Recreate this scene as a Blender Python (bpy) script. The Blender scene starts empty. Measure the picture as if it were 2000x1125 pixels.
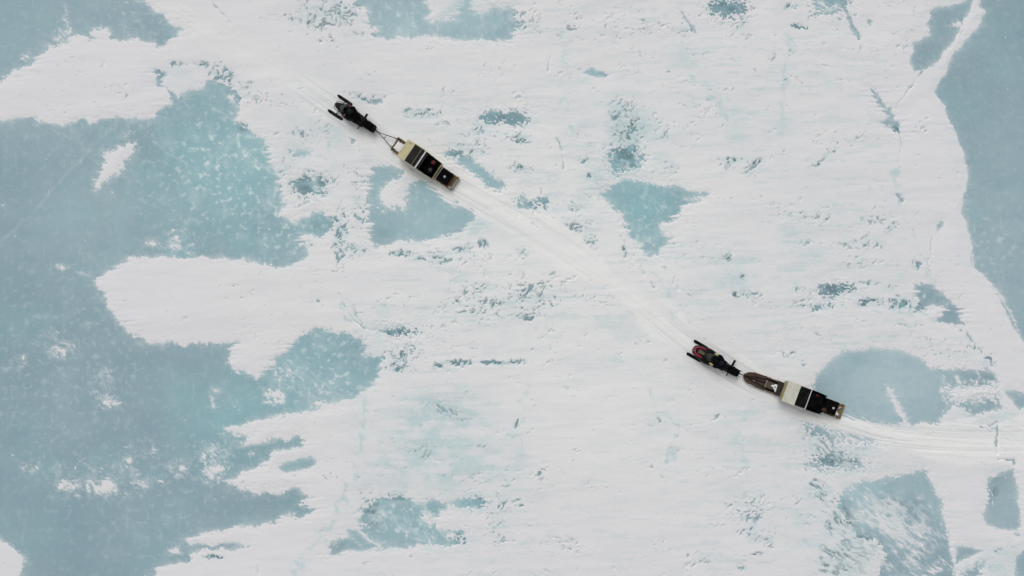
import bpy, bmesh, math, random
import numpy as np
from mathutils import Vector, Matrix, Euler

# ------------------------------------------------------------------ camera, world, sun, exposure
SC = bpy.context.scene
COL = SC.collection
S = 0.0345            # metres of ice per unit of the survey grid (2000 x 1125 units)
H = 46.0              # drone height
cam_d = bpy.data.cameras.new('camera')
cam = bpy.data.objects.new('camera', cam_d)
COL.objects.link(cam)
cam.location = (0, 0, H)
cam_d.sensor_width = 36.0
cam_d.lens = 36.0 * H / (2000 * S)
cam_d.clip_start = 0.5
cam_d.clip_end = 20000
SC.camera = cam

SUN_EL, SUN_AZ = math.radians(56), math.radians(115)   # azimuth measured from +X counter-clockwise
world = bpy.data.worlds.new('World')
SC.world = world
world.use_nodes = True
wn, wl = world.node_tree.nodes, world.node_tree.links
wn.clear()
sky = wn.new('ShaderNodeTexSky')
sky.sky_type = 'NISHITA'
sky.sun_disc = False
sky.sun_elevation = SUN_EL
sky.sun_rotation = math.pi / 2 - SUN_AZ
sky.air_density = 1.0
sky.dust_density = 3.0
hsv = wn.new('ShaderNodeHueSaturation')       # overcast: the cloud deck takes the blue out of the sky
hsv.inputs['Saturation'].default_value = 0.10
bg = wn.new('ShaderNodeBackground')
bg.inputs['Strength'].default_value = 0.12
wo = wn.new('ShaderNodeOutputWorld')
wl.new(sky.outputs[0], hsv.inputs['Color'])
wl.new(hsv.outputs[0], bg.inputs['Color'])
wl.new(bg.outputs[0], wo.inputs['Surface'])

sun_d = bpy.data.lights.new('sun', 'SUN')
sun_d.energy = 0.8
sun_d.angle = math.radians(30)
sun_d.color = (1.0, 0.975, 0.95)
sun = bpy.data.objects.new('sun', sun_d)
COL.objects.link(sun)
sd = Vector((math.cos(SUN_EL) * math.cos(SUN_AZ), math.cos(SUN_EL) * math.sin(SUN_AZ), math.sin(SUN_EL)))
sun.rotation_euler = sd.to_track_quat('Z', 'Y').to_euler()
SC.view_settings.view_transform = 'Standard'
SC.view_settings.look = 'None'
SC.view_settings.exposure = EXPOSURE = -0.02
SC.view_settings.gamma = 1.0
SC.view_settings.use_curve_mapping = False
SC.cycles.max_bounces = 6

# ------------------------------------------------------------------ noise tools (numpy)
RNG = np.random.RandomState(7)
TAB = [RNG.uniform(-1, 1, (256, 256)).astype(np.float32) for _ in range(8)]

def vnoise(x, y, k=0):
    t = TAB[k % 8]
    xi = np.floor(x); yi = np.floor(y)
    fx = (x - xi).astype(np.float32); fy = (y - yi).astype(np.float32)
    fx = fx * fx * fx * (fx * (fx * 6 - 15) + 10); fy = fy * fy * fy * (fy * (fy * 6 - 15) + 10)
    ix = xi.astype(np.int32) & 255; iy = yi.astype(np.int32) & 255
    ix1 = (ix + 1) & 255; iy1 = (iy + 1) & 255
    a = t[iy, ix] * (1 - fx) + t[iy, ix1] * fx
    b = t[iy1, ix] * (1 - fx) + t[iy1, ix1] * fx
    return a * (1 - fy) + b * fy

def fbm(u, v, sx, sy=None, ang=0.0, octv=4, k=0, gain=0.5):
    """sum of octaves; sx, sy are feature sizes along and across the direction ang (degrees, image sense)."""
    sy = sy or sx
    out = 0; amp = 1.0; tot = 0
    for o in range(octv):
        a = math.radians(ang) + (0.0 if sx != sy else 0.7 * o)
        c, s = math.cos(a), math.sin(a)
        x = (u * c + v * s) / (sx / 2 ** o) + 17.3 * o + 5 * k
        y = (-u * s + v * c) / (sy / 2 ** o) + 9.1 * o + 3 * k
        out = out + amp * vnoise(x, y, k + o)
        tot += amp * amp; amp *= gain
    return (out / (0.42 * math.sqrt(tot))).astype(np.float32)      # about unit deviation

def sstep(a, b, x):
    t = np.clip((x - a) / (b - a), 0, 1)
    return t * t * (3 - 2 * t)

def sdf_poly(px, py, poly):
    """signed distance, positive inside."""
    d2 = np.full(px.shape, 1e12, np.float32)
    inside = np.zeros(px.shape, bool)
    n = len(poly)
    for i in range(n):
        x0, y0 = poly[i]; x1, y1 = poly[(i + 1) % n]
        ex, ey = x1 - x0, y1 - y0
        L = ex * ex + ey * ey
        if L < 1e-9: continue
        wx, wy = px - x0, py - y0
        t = np.clip((wx * ex + wy * ey) / L, 0, 1)
        dx = wx - ex * t; dy = wy - ey * t
        d2 = np.minimum(d2, dx * dx + dy * dy)
        if y0 != y1:
            c = ((y0 > py) != (y1 > py)) & (wx < ex * (py - y0) / ey)
            inside ^= c
    d = np.sqrt(d2)
    return np.where(inside, d, -d)

def dist_line(px, py, pts):
    d2 = np.full(px.shape, 1e12, np.float32)
    lat = np.zeros(px.shape, np.float32); alo = np.zeros(px.shape, np.float32)
    s0 = 0.0
    for (x0, y0), (x1, y1) in zip(pts[:-1], pts[1:]):
        ex, ey = x1 - x0, y1 - y0
        L = math.hypot(ex, ey)
        wx, wy = px - x0, py - y0
        t = np.clip((wx * ex + wy * ey) / L / L, 0, 1)
        dx = wx - ex * t; dy = wy - ey * t
        q = dx * dx + dy * dy
        m = q < d2
        d2 = np.where(m, q, d2)
        lat = np.where(m, (wx * ey - wy * ex) / L, lat)
        alo = np.where(m, s0 + t * L, alo)
        s0 += L
    return np.sqrt(d2), lat, alo

# ------------------------------------------------------------------ the survey of the ice: outlines in grid units
LEFT_ICE = [(-90,-90),(277,-90),(277,0),(300,23),(330,40),(337,52),(362,59),(347,67),(333,80),(310,93),(300,88),(277,80),(253,76),(233,78),
 (213,80),(180,77),(157,72),(140,72),(117,90),(80,103),(60,123),(33,143),(0,157),(-50,172),(-90,185),(-90,222),(-40,228),(0,233),(20,236),(50,227),(75,236),(110,240),
 (135,245),(160,235),(182,238),(200,230),(215,228),(235,228),(252,229),(270,233),(290,231),(305,225),(316,212),(330,203),(331,190),(329,175),
 (318,168),(308,165),(304,152),(300,140),(308,134),(318,143),(316,155),(322,166),(333,177),(350,192),(360,187),(377,173),(393,173),(403,155),(420,160),(440,163),(460,173),
 (470,187),(473,207),(460,227),(463,240),(483,250),(500,263),(510,275),(518,290),(530,302),(525,318),(545,340),(548,365),(543,385),(560,398),(551,415),(550,423),
 (562,428),(580,433),(597,425),(607,418),(633,420),(648,432),(637,447),(643,457),(630,463),(607,458),(583,458),(583,470),(597,478),(600,498),
 (583,508),(563,522),(543,522),(520,518),(500,513),(467,508),(457,510),(433,503),(383,502),(333,502),(283,503),(250,507),(233,515),
 (217,528),(200,538),(187,548),(188,557),(200,575),(210,598),(223,618),(240,638),(267,658),(280,670),(300,668),(327,667),(353,673),(383,669),(433,670),
 (453,667),(460,672),(450,685),(443,705),(450,718),(473,730),(500,740),(517,728),(537,708),(560,688),(573,665),(587,650),(617,643),
 (650,643),(673,648),(683,658),(703,665),(717,678),(724,685),(707,693),(727,697),(747,700),(748,715),(740,735),(733,745),(720,757),(700,773),
 (687,782),(647,788),(623,798),(607,803),(567,807),(533,813),(500,822),(473,832),(440,840),(450,847),(477,847),(493,849),(477,853),
 (465,863),(480,868),(500,867),(520,867),(537,860),(550,857),(577,852),(593,852),(599,862),(593,872),(567,880),(547,882),(537,884),(530,888),
 (520,893),(510,903),(507,913),(500,917),(467,928),(443,940),(447,947),(467,957),(493,962),(520,963),(543,963),(560,955),(577,953),(607,968),
 (605,974),(593,978),(590,985),(615,995),(600,1003),(578,1012),(567,1007),(547,1008),(543,1015),(530,1020),(500,1025),(467,1030),(417,1037),
 (383,1043),(363,1055),(365,1063),(383,1062),(417,1062),(450,1060),(483,1065),(450,1072),(400,1073),(377,1078),(373,1090),(353,1097),(320,1102),
 (303,1107),(300,1117),(297,1128),(285,1210),(-90,1210)]
# (outline, raggedness 0..1.5, fray in units)
ICE = [
 (LEFT_ICE, 1.0, 1.6),
 ([(543,917),(557,903),(583,895),(607,893),(620,902),(617,908),(587,917),(563,922)], .7, 1.0),
 ([(680,-40),(682,-5),(700,10),(713,20),(717,40),(728,58),(735,77),(767,75),(793,72),(820,72),(850,72),(877,76),(923,78),(967,78),(983,80),(1000,70),
   (1013,56),(1010,40),(1002,28),(997,14),(980,15),(967,17),(947,23),(930,26),(918,16),(925,-10),(903,-14),(900,15),(893,27),(877,37),(850,43),(840,33),(837,17),(827,0),(825,-40)], .9, 2.0),
 ([(728,325),(752,322),(777,325),(800,328),(835,345),(862,357),(883,378),(900,392),(930,417),(918,440),(900,455),(887,457),(860,465),(827,471),
   (787,473),(763,475),(737,484),(730,478),(722,462),(720,425),(718,392),(721,350)], .6, 1.5),
 ([(572,355),(593,350),(622,353),(632,360),(625,372),(600,378),(578,374)], 1.0, 3.0),
 ([(577,290),(607,293),(603,303),(580,308),(570,300)], .9, 2.0),
 ([(717,199),(726,193),(738,194),(748,192),(744,199),(733,205),(724,203)], .6, 1.5),
 ([(683,272),(693,270),(700,276),(690,281)], .6, 1.5),
 ([(867,300),(882,297),(895,297),(905,305),(925,312),(940,325),(948,333),(960,343),(972,352),(985,360),(980,371),(957,372),(946,360),(935,345),(915,335),(900,325),(888,319),(875,310)], .8, 2.5),
 ([(937,228),(950,221),(975,223),(1000,219),(1030,223),(1034,236),(1025,244),(1000,242),(985,239),(960,238)], .9, 3.0),
 ([(1008,392),(1018,386),(1030,393),(1048,398),(1045,407),(1025,409),(1013,403)], .7, 2.5),
 ([(1050,384),(1062,385),(1071,394),(1062,397)], .7, 2.0),
 ([(1193,297),(1213,293),(1247,300),(1253,308),(1247,323),(1233,331),(1213,335),(1200,340),(1192,330)], .8, 3.0),
 ([(1183,372),(1197,360),(1220,350),(1250,354),(1283,363),(1307,363),(1330,368),(1352,377),(1373,380),(1378,386),(1360,390),(1337,393),(1330,405),(1313,425),
   (1317,441),(1300,447),(1290,455),(1311,464),(1308,475),(1293,488),(1287,498),(1267,500),(1260,492),(1247,472),(1230,448),(1213,425),(1187,395),(1174,380)], .9, 2.2),
 ([(1138,143),(1148,136),(1155,130),(1167,137),(1180,139),(1190,146),(1182,152),(1160,150)], .2, .4),
 ([(1324,20),(1330,22),(1345,42),(1354,49),(1366,66),(1364,70),(1351,57),(1341,44),(1330,28)], .4, 1.2),
 ([(1388,8),(1420,2),(1452,8),(1458,16),(1440,22),(1422,30),(1400,30),(1392,18)], .9, 4.0),
 ([(1588,-30),(1652,-30),(1654,5),(1657,28),(1640,24),(1615,26),(1592,26),(1586,5)], .9, 4.0),
 ([(1653,0),(1658,30),(1667,55),(1678,71),(1666,66),(1657,45),(1652,25)], .6, 1.0),
 ([(1546,50),(1556,47),(1562,54),(1576,52),(1577,58),(1557,58)], .7, 2.0),
 ([(1696,40),(1703,38),(1705,47),(1699,52)], .5, 1.0),
 ([(1887,-40),(1887,0),(1860,10),(1833,13),(1820,22),(1817,33),(1807,43),(1815,55),(1813,67),(1793,80),(1783,85),(1785,100),(1778,113),(1777,123),(1788,138),
   (1800,135),(1817,130),(1837,117),(1850,97),(1863,80),(1872,60),(1883,37),(1897,20),(1903,0),(1905,-40)], .5, 1.0),
 ([(1920,-40),(1918,-5),(1912,15),(1922,23),(1915,43),(1900,63),(1890,77),(1880,90),(1863,107),(1853,127),(1847,142),(1837,157),(1823,182),(1843,207),(1853,233),(1867,267),
   (1880,290),(1885,313),(1890,333),(1888,360),(1883,380),(1880,415),(1887,442),(1895,472),(1897,498),(1902,522),(1920,542),(1943,572),(1963,602),(1973,632),
   (1987,655),(2002,678),(2060,740),(2120,800),(2120,-40)], .45, .8),
 ([(1701,174),(1716,187),(1736,214),(1749,236),(1758,254),(1759,264),(1751,260),(1742,248),(1727,246),(1716,238),(1731,226),(1722,211),(1712,200)], .6, 1.2),
 ([(1828,440),(1836,432),(1843,433),(1842,443),(1833,450),(1830,456)], .3, .5),
 ([(1783,555),(1800,553),(1820,562),(1847,582),(1867,595),(1877,622),(1888,648),(1883,646),(1878,632),(1853,633),(1833,625),(1843,608),(1840,596),(1820,595),
   (1803,605),(1792,604),(1800,592),(1793,575)], .6, 1.4),
 ([(1603,565),(1620,560),(1645,560),(1650,572),(1640,578),(1612,576)], .9, 3.5),
 ([(1587,752),(1597,735),(1610,715),(1633,695),(1657,685),(1687,682),(1733,680),(1767,688),(1790,695),(1810,710),(1820,718),(1860,723),(1890,722),(1913,722),
   (1937,725),(1950,742),(1955,755),(1957,777),(1955,800),(1913,807),(1877,816),(1847,820),(1833,830),(1810,826),(1767,831),(1740,832),(1713,829),(1687,827),
   (1655,820),(1635,812),(1612,795),(1596,778)], .45, 2.2),
 ([(1571,831),(1590,828),(1610,835),(1635,838),(1667,843),(1700,852),(1710,858),(1690,860),(1667,857),(1633,857),(1600,850),(1582,841)], .8, 3.0),
 ([(1578,905),(1600,893),(1622,886),(1645,890),(1665,900),(1690,909),(1680,914),(1640,912),(1610,911)], .8, 4.0),
 ([(1645,958),(1660,950),(1687,938),(1700,940),(1733,930),(1767,927),(1803,917),(1817,937),(1833,967),(1840,997),(1848,1033),(1853,1067),(1862,1100),
   (1862,1160),(1730,1180),(1715,1120),(1735,1085),(1710,1055),(1680,1048),(1655,1022),(1640,990)], .4, 2.4),
 ([(1930,933),(1960,922),(1983,913),(1987,950),(1990,983),(1993,1027),(1988,1037),(1950,1034),(1930,1023),(1917,1003),(1930,983),(1938,963),(1926,947)], .5, 1.5),
 ([(1960,763),(1980,759),(2003,768),(2060,780),(2000,797),(1990,801),(1977,787)], .25, .5),
 ([(1957,840),(2000,842),(1983,863)], .2, .5),
 ([(1903,833),(1915,830),(1925,832),(1950,822),(1951,852),(1935,852),(1917,845)], .3, .8),
 ([(1867,1070),(1883,1067),(1923,1073),(1868,1099)], .3, 1.0),
 ([(1890,1118),(1915,1098),(1925,1100),(1915,1116),(1890,1150),(1868,1150)], .5, 2.5),
 ([(2002,1057),(1990,1080),(1983,1092),(1984,1160),(2100,1160),(2100,1040)], .3, .8),
 ([(1975,1041),(1990,1040),(1993,1048),(1982,1046)], .3, .5),
 ([(637,1070),(643,1055),(660,1052),(678,1050),(684,1043),(680,1033),(700,1033),(707,1014),(713,997),(723,985),(730,977),(747,970),(777,972),(793,973),(820,983),
   (837,977),(853,975),(870,980),(900,973),(933,974),(948,981),(940,992),(907,995),(883,993),(870,997),(852,1010),(857,1033),(880,1037),(905,1035),(900,1047),
   (883,1065),(853,1065),(817,1063),(793,1070),(757,1072),(727,1074),(707,1077),(680,1078),(647,1085),(638,1079)], .8, 1.8),
 ([(857,800),(868,795),(885,800),(892,808),(875,808)], .8, 3.5),
 ([(875,818),(895,817),(925,817),(912,821),(890,821)], .5, 1.0),
 ([(615,587),(622,585),(629,590),(618,591)], .4, .8),
 ([(755,648),(780,644),(800,648),(815,650),(790,655)], .8, 3.0),
]
SNOW = [
 ([(240,283),(262,285),(247,307),(230,333),(203,353),(187,370),(187,353),(200,327),(213,300)], 1.0, 2.4),
 ([(177,66),(185,59),(205,57),(213,65),(213,79),(192,77)], .6, 1.4),
 ([(-90,1052),(0,1052),(13,1057),(27,1073),(43,1087),(47,1100),(37,1123),(30,1210),(-90,1210)], .7, .8),
 ([(796,326),(778,350),(750,368),(740,382),(746,393),(760,402),(785,405),(795,398),(790,384),(802,362),(826,343)], .9, 2.4),
 ([(893,318),(903,308),(897,303),(887,312)], .5, 1.0),
 ([(1858,52),(1867,45),(1874,41),(1877,50),(1868,52)], .4, .8),
 ([(1733,757),(1740,757),(1758,795),(1778,832),(1765,832),(1748,795)], .6, 1.8),
 ([(1895,806),(1860,790),(1840,822),(1860,824)], .8, 2.0),
 ([(1846,762),(1885,752),(1930,750),(1957,757),(1950,779),(1915,777),(1880,786),(1855,778)], 1.2, 6.0),
 ([(1287,440),(1317,432),(1332,436),(1338,455),(1325,456),(1312,448),(1290,449)], .5, 1.0),
 ([(523,768),(545,762),(553,775),(535,778)], .8, 2.5),
 ([(520,784),(550,779),(551,786),(530,786)], .8, 2.0),
 ([(612,780),(630,784),(640,790),(618,793)], .8, 2.0),
 ([(330,1080),(345,1070),(352,1078),(340,1083)], .6, .8),
 ([(286,474),(297,472),(305,479),(295,478)], .4, .5),
 ([(873,988),(885,985),(897,996),(875,998)], .5, 1.0),
 ([(870,1046),(890,1043),(893,1052),(872,1054)], .7, 1.5),
 ([(826,1002),(840,1000),(848,1015),(838,1022),(824,1015)], 1.0, 2.5),
]
# rough, wind-scoured snow: cx, cy, rx, ry, angle, density
ROUGH = [(640,28,68,34,0,.72),(600,42,55,20,0,.6),(690,70,50,14,0,.5),(510,165,30,12,0,.25),(560,192,38,12,0,.35),(590,262,55,14,0,.55),(612,270,50,18,0,.4),(560,322,18,40,0,.5),(605,365,55,34,0,.62),(643,287,5,10,0,.9),
 (697,185,12,8,0,.7),(712,197,10,7,0,.7),(740,188,20,8,0,.4),(830,220,50,14,0,.6),(800,222,24,8,0,.4),(930,265,60,24,0,.5),(880,240,30,10,0,.35),(917,290,44,14,0,.55),(900,300,30,12,0,.5),(985,232,60,13,0,.6),(1035,52,36,15,0,.6),
 (1015,30,18,18,0,.45),(1018,272,24,12,0,.7),(1015,330,26,14,0,.65),(1150,347,5,9,20,1.0),(1155,285,14,8,0,.4),(1225,250,34,44,0,.78),(1225,300,38,40,0,.6),(1300,265,12,24,0,.45),(1313,325,22,18,0,.6),(1270,255,22,24,0,.4),
 (1433,313,28,7,0,.85),(1425,325,20,20,45,.5),(1472,325,32,14,-35,.65),(1420,15,48,22,0,.72),(1455,45,18,25,30,.5),(1540,13,28,9,0,.65),(1560,52,22,8,0,.6),(1630,47,28,12,0,.5),(1510,105,14,28,0,.4),(1543,95,8,26,0,.3),
 (1620,300,24,10,-35,.6),(1597,322,10,5,-20,.6),(1650,275,35,6,-10,.4),(1714,270,10,5,0,.5),(1752,250,14,14,0,.5),
 (440,150,40,20,10,.55),(475,175,30,35,0,.5),(345,125,18,7,0,.75),(395,128,20,9,0,.6),(420,143,18,7,0,.7),(312,145,10,12,0,.7),(470,250,20,14,0,.5),
 (665,460,18,60,0,.68),(690,490,28,20,0,.6),(700,400,20,75,0,.5),(620,440,40,20,0,.4),(610,475,14,14,0,.4),(640,385,45,10,0,.35),(585,390,40,12,0,.35),
 (785,495,24,8,0,.85),(810,505,28,10,0,.6),(858,508,24,14,0,.6),(945,477,14,9,0,.8),(905,487,28,13,0,.65),(880,500,110,14,0,.42),
 (930,590,75,55,0,.42),(1000,590,70,28,0,.52),(1040,575,95,35,0,.48),(1025,618,34,8,0,.85),(985,618,34,8,0,.6),(960,585,50,20,0,.45),
 (1070,430,44,26,0,.45),(1110,447,50,12,0,.68),(1150,470,18,24,0,.6),(1020,490,22,24,0,.5),(1060,400,40,16,0,.5),(1125,395,25,25,20,.4),
 (775,650,22,7,0,.85),(815,650,20,5,0,.6),(830,640,60,8,0,.4),(775,700,26,28,0,.6),(800,690,70,26,0,.42),(780,715,30,20,0,.6),(900,708,52,6,0,.85),(960,708,65,6,0,.85),(1010,706,25,8,0,.75),(855,715,14,8,0,.75),(500,705,0.1,1,0,0),
 (690,680,20,12,0,.3),(1545,420,32,11,0,.42),(1600,425,50,6,0,.4),(1740,445,20,28,0,.5),(1690,472,65,18,0,.42),(1620,475,45,8,0,.35),(1665,515,45,12,0,.4),(1790,520,14,12,0,.6),(1740,560,24,10,0,.5),(1700,430,50,12,0,.35),(1690,390,40,10,0,.25),
 (1632,566,44,13,0,.8),(1690,552,32,6,0,.8),(1565,565,18,10,0,.55),(1700,590,44,14,0,.66),(1755,592,38,17,0,.72),(1610,598,55,8,0,.75),(1575,585,20,10,0,.5),(1785,600,24,12,0,.6),(1780,635,28,8,0,.5),(1757,627,16,6,0,.5),
 (1820,670,44,15,0,.5),(1790,672,20,8,0,.5),(1540,690,22,16,0,.38),(1570,710,12,9,30,.6),(1850,692,60,16,0,.45),(1900,680,30,25,0,.4),(1935,705,22,10,30,.5),(1600,650,60,14,0,.3),
 (1600,870,50,30,30,.62),(1630,895,60,20,15,.72),(1660,850,50,14,10,.6),(1680,870,50,16,10,.4),(1600,960,40,22,30,.72),(1580,1010,30,30,20,.4),(1610,1060,30,40,20,.42),(1650,1100,60,42,20,.72),(1680,1075,60,40,20,.7),(1640,1010,42,40,25,.6),(1560,975,24,24,0,.3),
 (1760,1000,75,60,35,.45),(1505,1045,14,40,0,.4),(1975,1060,20,30,0,.25),(1950,1075,14,10,0,.6),(1940,960,20,40,10,.45),
 (975,1010,32,55,0,.5),(960,985,30,24,0,.45),(990,950,18,26,0,.4),(725,1000,22,40,-20,.62),(770,970,40,10,0,.5),(905,1050,14,18,20,.7),(930,975,28,10,0,.5),
 (1100,1062,45,14,0,.3),(1055,930,14,24,0,.42),(1010,980,24,16,0,.42),(1295,825,28,26,0,.38),(1410,812,60,9,0,.36),(1460,1000,42,52,0,.42),(1470,1030,30,24,0,.5),(1325,1022,34,12,0,.34),(1375,1090,16,9,0,.6),(1290,1078,22,7,0,.5),(1450,1110,12,6,0,.75),(1480,1082,30,6,0,.5),
 (1330,1085,30,8,0,.3),(1420,985,20,6,0,.5),(1200,930,20,7,0,.25),(1290,905,30,30,0,.28),(1105,757,10,5,30,.6),(1035,840,7,4,0,.3),(1010,825,3,16,15,.7),(1295,620,60,30,0,.2),(1450,575,24,8,0,.62),(1420,500,12,12,0,.65),(1437,575,8,6,0,.9),(1450,542,7,5,-40,1.0),(1468,577,20,8,0,.55),
 (1220,490,6,14,-20,.8),(1215,445,20,4,0,.4),(1300,525,7,4,30,.7),(1275,830,12,6,0,.6),(1260,60,18,24,0,.34),(1330,60,30,18,0,.4),(1090,55,60,14,0,.36),(1190,50,40,20,0,.34),(1310,140,14,4,0,.5),(1130,137,7,5,0,.6),(1210,150,24,9,-20,.35),
 (1360,100,50,20,20,.25),(1440,75,40,18,0,.35),(1130,265,30,12,0,.3),(1145,310,18,14,0,.42),(850,790,30,12,0,.34),(820,885,30,20,0,.4),(930,872,20,6,0,.7),(900,765,30,10,0,.4),(920,930,18,8,0,.5),(760,910,24,8,0,.36),
 (300,215,0.1,1,0,0),(1000,110,60,20,0,.18),(860,90,40,12,0,.22),(735,120,12,6,0,.3),(505,210,0.1,1,0,0),(420,1088,22,5,0,.8),(577,600,0.1,1,0,0),(520,890,16,8,0,.3)]
# drifted grains and frost lying on bare ice: cx, cy, rx, ry, angle, density
FROST = [(120,679,34,17,-8,.82),(110,660,40,25,-8,.4),(200,738,20,18,0,.7),(208,782,22,16,15,.78),(190,765,30,10,-10,.5),(37,715,24,18,0,.5),(118,523,18,7,5,.85),(160,534,26,8,12,.5),(343,482,16,11,0,.9),
 (345,470,32,24,0,.55),(375,497,22,7,20,.6),(133,947,30,14,-10,.95),(200,948,40,20,12,.9),(245,962,22,12,0,.7),(253,912,32,26,-15,.66),(297,883,20,15,0,.8),(277,948,20,12,0,.7),(163,900,18,8,20,.65),
 (180,915,24,8,25,.5),(347,918,25,22,0,.68),(415,922,26,18,-20,.98),(420,885,38,30,-15,.75),(60,917,24,20,0,.5),(153,967,9,7,0,.6),(110,920,12,22,0,.45),(117,73,26,20,-20,.75),(130,35,10,28,0,.6),
 (250,262,12,10,0,.6),(277,247,9,7,0,.7),(290,262,24,12,30,.4),(450,193,18,9,20,.72),(60,105,60,10,-30,.5),(95,90,36,14,-20,.55),(1740,1015,84,46,25,1.05),(1790,1010,50,40,40,.7),(1700,985,60,30,30,.62),(1780,1075,60,45,30,.84),
 (1740,962,80,20,12,.4),(1700,1100,60,40,10,.85),(1850,945,8,5,0,.3),(1900,765,56,16,0,.85),(1900,790,60,14,-20,.45),(1860,800,26,20,-40,.55),(1845,750,16,10,30,.5),(1250,470,40,26,20,.5),(1270,420,50,36,0,.36),(1220,370,40,16,0,.35),
 (785,1010,30,30,0,.32),(740,1010,30,24,-40,.55),(850,1040,30,20,0,.4),(700,1058,14,8,20,.6),(655,1068,16,10,0,.5),(640,765,60,16,25,.35),(560,730,30,22,-45,.62),(590,770,40,10,25,.45),(660,740,30,10,25,.3),
 (770,355,34,14,-35,.6),(765,395,28,16,0,.8),(1225,320,26,16,0,.6),(1615,15,30,12,0,.5),(900,60,30,10,0,.2),(770,60,40,10,0,.2),(710,50,20,40,0,.5),(855,60,10,22,0,.5),(490,780,40,30,0,.25),(450,700,8,16,20,.8),(440,680,6,8,0,.5),
 (230,330,28,46,35,.32),(480,850,30,8,0,.6),(500,885,16,12,0,.7),(1620,840,60,12,12,.5),(1650,900,34,14,10,.55),(1790,560,10,6,0,.3),(1806,577,5,5,0,.9),(1830,600,24,7,0,.6),(1852,590,10,7,0,.8),(600,970,20,5,25,.5),
 (1960,1062,30,20,0,.3),(30,460,4,3,0,.6),(275,417,6,3,0,.6),(6,400,5,3,0,.8)]
# palest and greenest water ice, broad: cx, cy, rx, ry, amount
TEAL = [(480,330,170,150,1.0),(400,200,80,60,.6),(600,450,110,80,.9),(830,420,140,110,.95),(640,740,150,110,.9),(470,800,110,80,.85),(1250,380,140,160,.95),(800,1030,200,80,.9),(1670,980,60,60,1.2),
 (1740,750,160,110,.45),(1600,90,160,160,.5),(840,40,200,60,.7),(560,340,120,120,.8),(600,300,80,80,.9),(330,500,120,60,.45),(970,300,160,120,.8),(570,900,60,60,.6),(850,900,120,120,.8),(1800,590,80,40,.3),(1160,140,40,30,.8)]
DARKICE = [(985,232,60,16,.8),(1433,313,40,14,1.0),(1560,52,40,14,.9),(733,198,24,10,.7),(690,275,18,10,.7),(1715,205,40,40,.2),(1830,440,20,20,.4),(890,708,110,9,.8),(1020,618,50,10,.6),(1420,18,60,20,.45),
 (1625,567,40,12,.5),(560,972,80,40,.25),(560,880,70,30,.25),(650,1068,30,16,.5),(890,1050,20,20,.5),(860,990,20,14,.3),(740,455,26,30,.2),(643,287,8,12,.8),(787,648,30,10,.7),(1345,45,40,40,.15),(575,440,60,14,.25),(1800,580,60,30,.25),
 (1450,545,12,10,1.0),(1150,347,12,12,1.0),(430,1080,60,20,.2),(1650,20,30,60,.4),(785,495,24,8,.8),(660,460,20,60,.4),(1220,490,10,16,.6),(1935,700,60,60,.5),(1948,890,40,60,.6),(1240,240,80,60,.2),(520,862,90,12,.15),(622,588,12,6,1.1),(890,820,40,6,.9),(910,873,50,12,.6),(890,803,20,10,.5)]
MOTTLE = [(470,330,150,120,1.0),(560,420,90,90,1.0),(640,730,100,80,.9),(800,1020,120,60,1.0),(1270,440,70,70,.7),(780,40,90,50,.6),(960,50,60,40,.6),(120,700,220,200,.32),(200,600,240,120,.25),(1940,480,60,60,.5),(300,950,260,160,.28),
 (820,400,100,80,.3),(200,250,200,100,.3),(590,365,40,20,.5),(250,40,90,40,.4)]
# thin snow through which the ice tints: cx, cy, rx, ry, amount
THIN = [(850,820,60,40,.75),(870,860,70,50,.7),(830,910,80,40,.6),(900,800,40,20,.55),(880,890,70,50,.4),(900,925,60,20,.35),(780,960,40,14,.3),(1220,240,34,44,.8),(1240,290,60,50,.5),(1345,118,34,26,.42),(1583,163,18,14,.45),(1533,243,34,12,.4),
 (1165,213,11,11,.3),(1140,350,60,40,.2),(940,440,34,18,.55),(905,455,40,14,.4),(470,100,0,1,0),(1310,600,14,40,.35),(1450,545,40,9,.45),(1380,510,30,60,.22),(1460,560,60,60,.2),(1330,650,0,1,0),(1220,650,40,20,.2),(1100,115,12,90,.22),
 (350,140,50,24,.3),(900,20,40,26,.5),(1230,700,50,14,.22),(1290,820,30,26,.4),(1460,800,40,24,.3),(1430,860,30,30,.3),(1010,880,20,50,.25),(1000,900,60,20,.2),(850,780,40,10,.4),(900,10,20,30,.5),(680,270,60,30,.18),(930,240,120,50,.2),(840,600,120,60,.12),
 (1540,520,100,60,.2),(1620,420,100,80,.18),(1750,500,60,80,.16),(1560,1000,60,80,.25),(1650,1060,60,60,.3),(1640,880,70,50,.4),(1905,820,60,20,.3),(1970,840,20,60,.18),(600,200,60,50,.15),(590,290,70,70,.25),(1100,430,90,50,.2),
 (650,270,40,120,.15),(980,620,120,60,.15),(740,620,30,40,.2),(735,655,14,22,.45),(1960,1095,40,30,.4),(1920,1100,60,26,.3),(1480,270,60,40,.25),(1437,230,24,30,.3),(1400,190,60,40,.15),(1310,250,60,40,.14),(700,850,20,120,.2),(1130,240,50,120,.1)]
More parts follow.
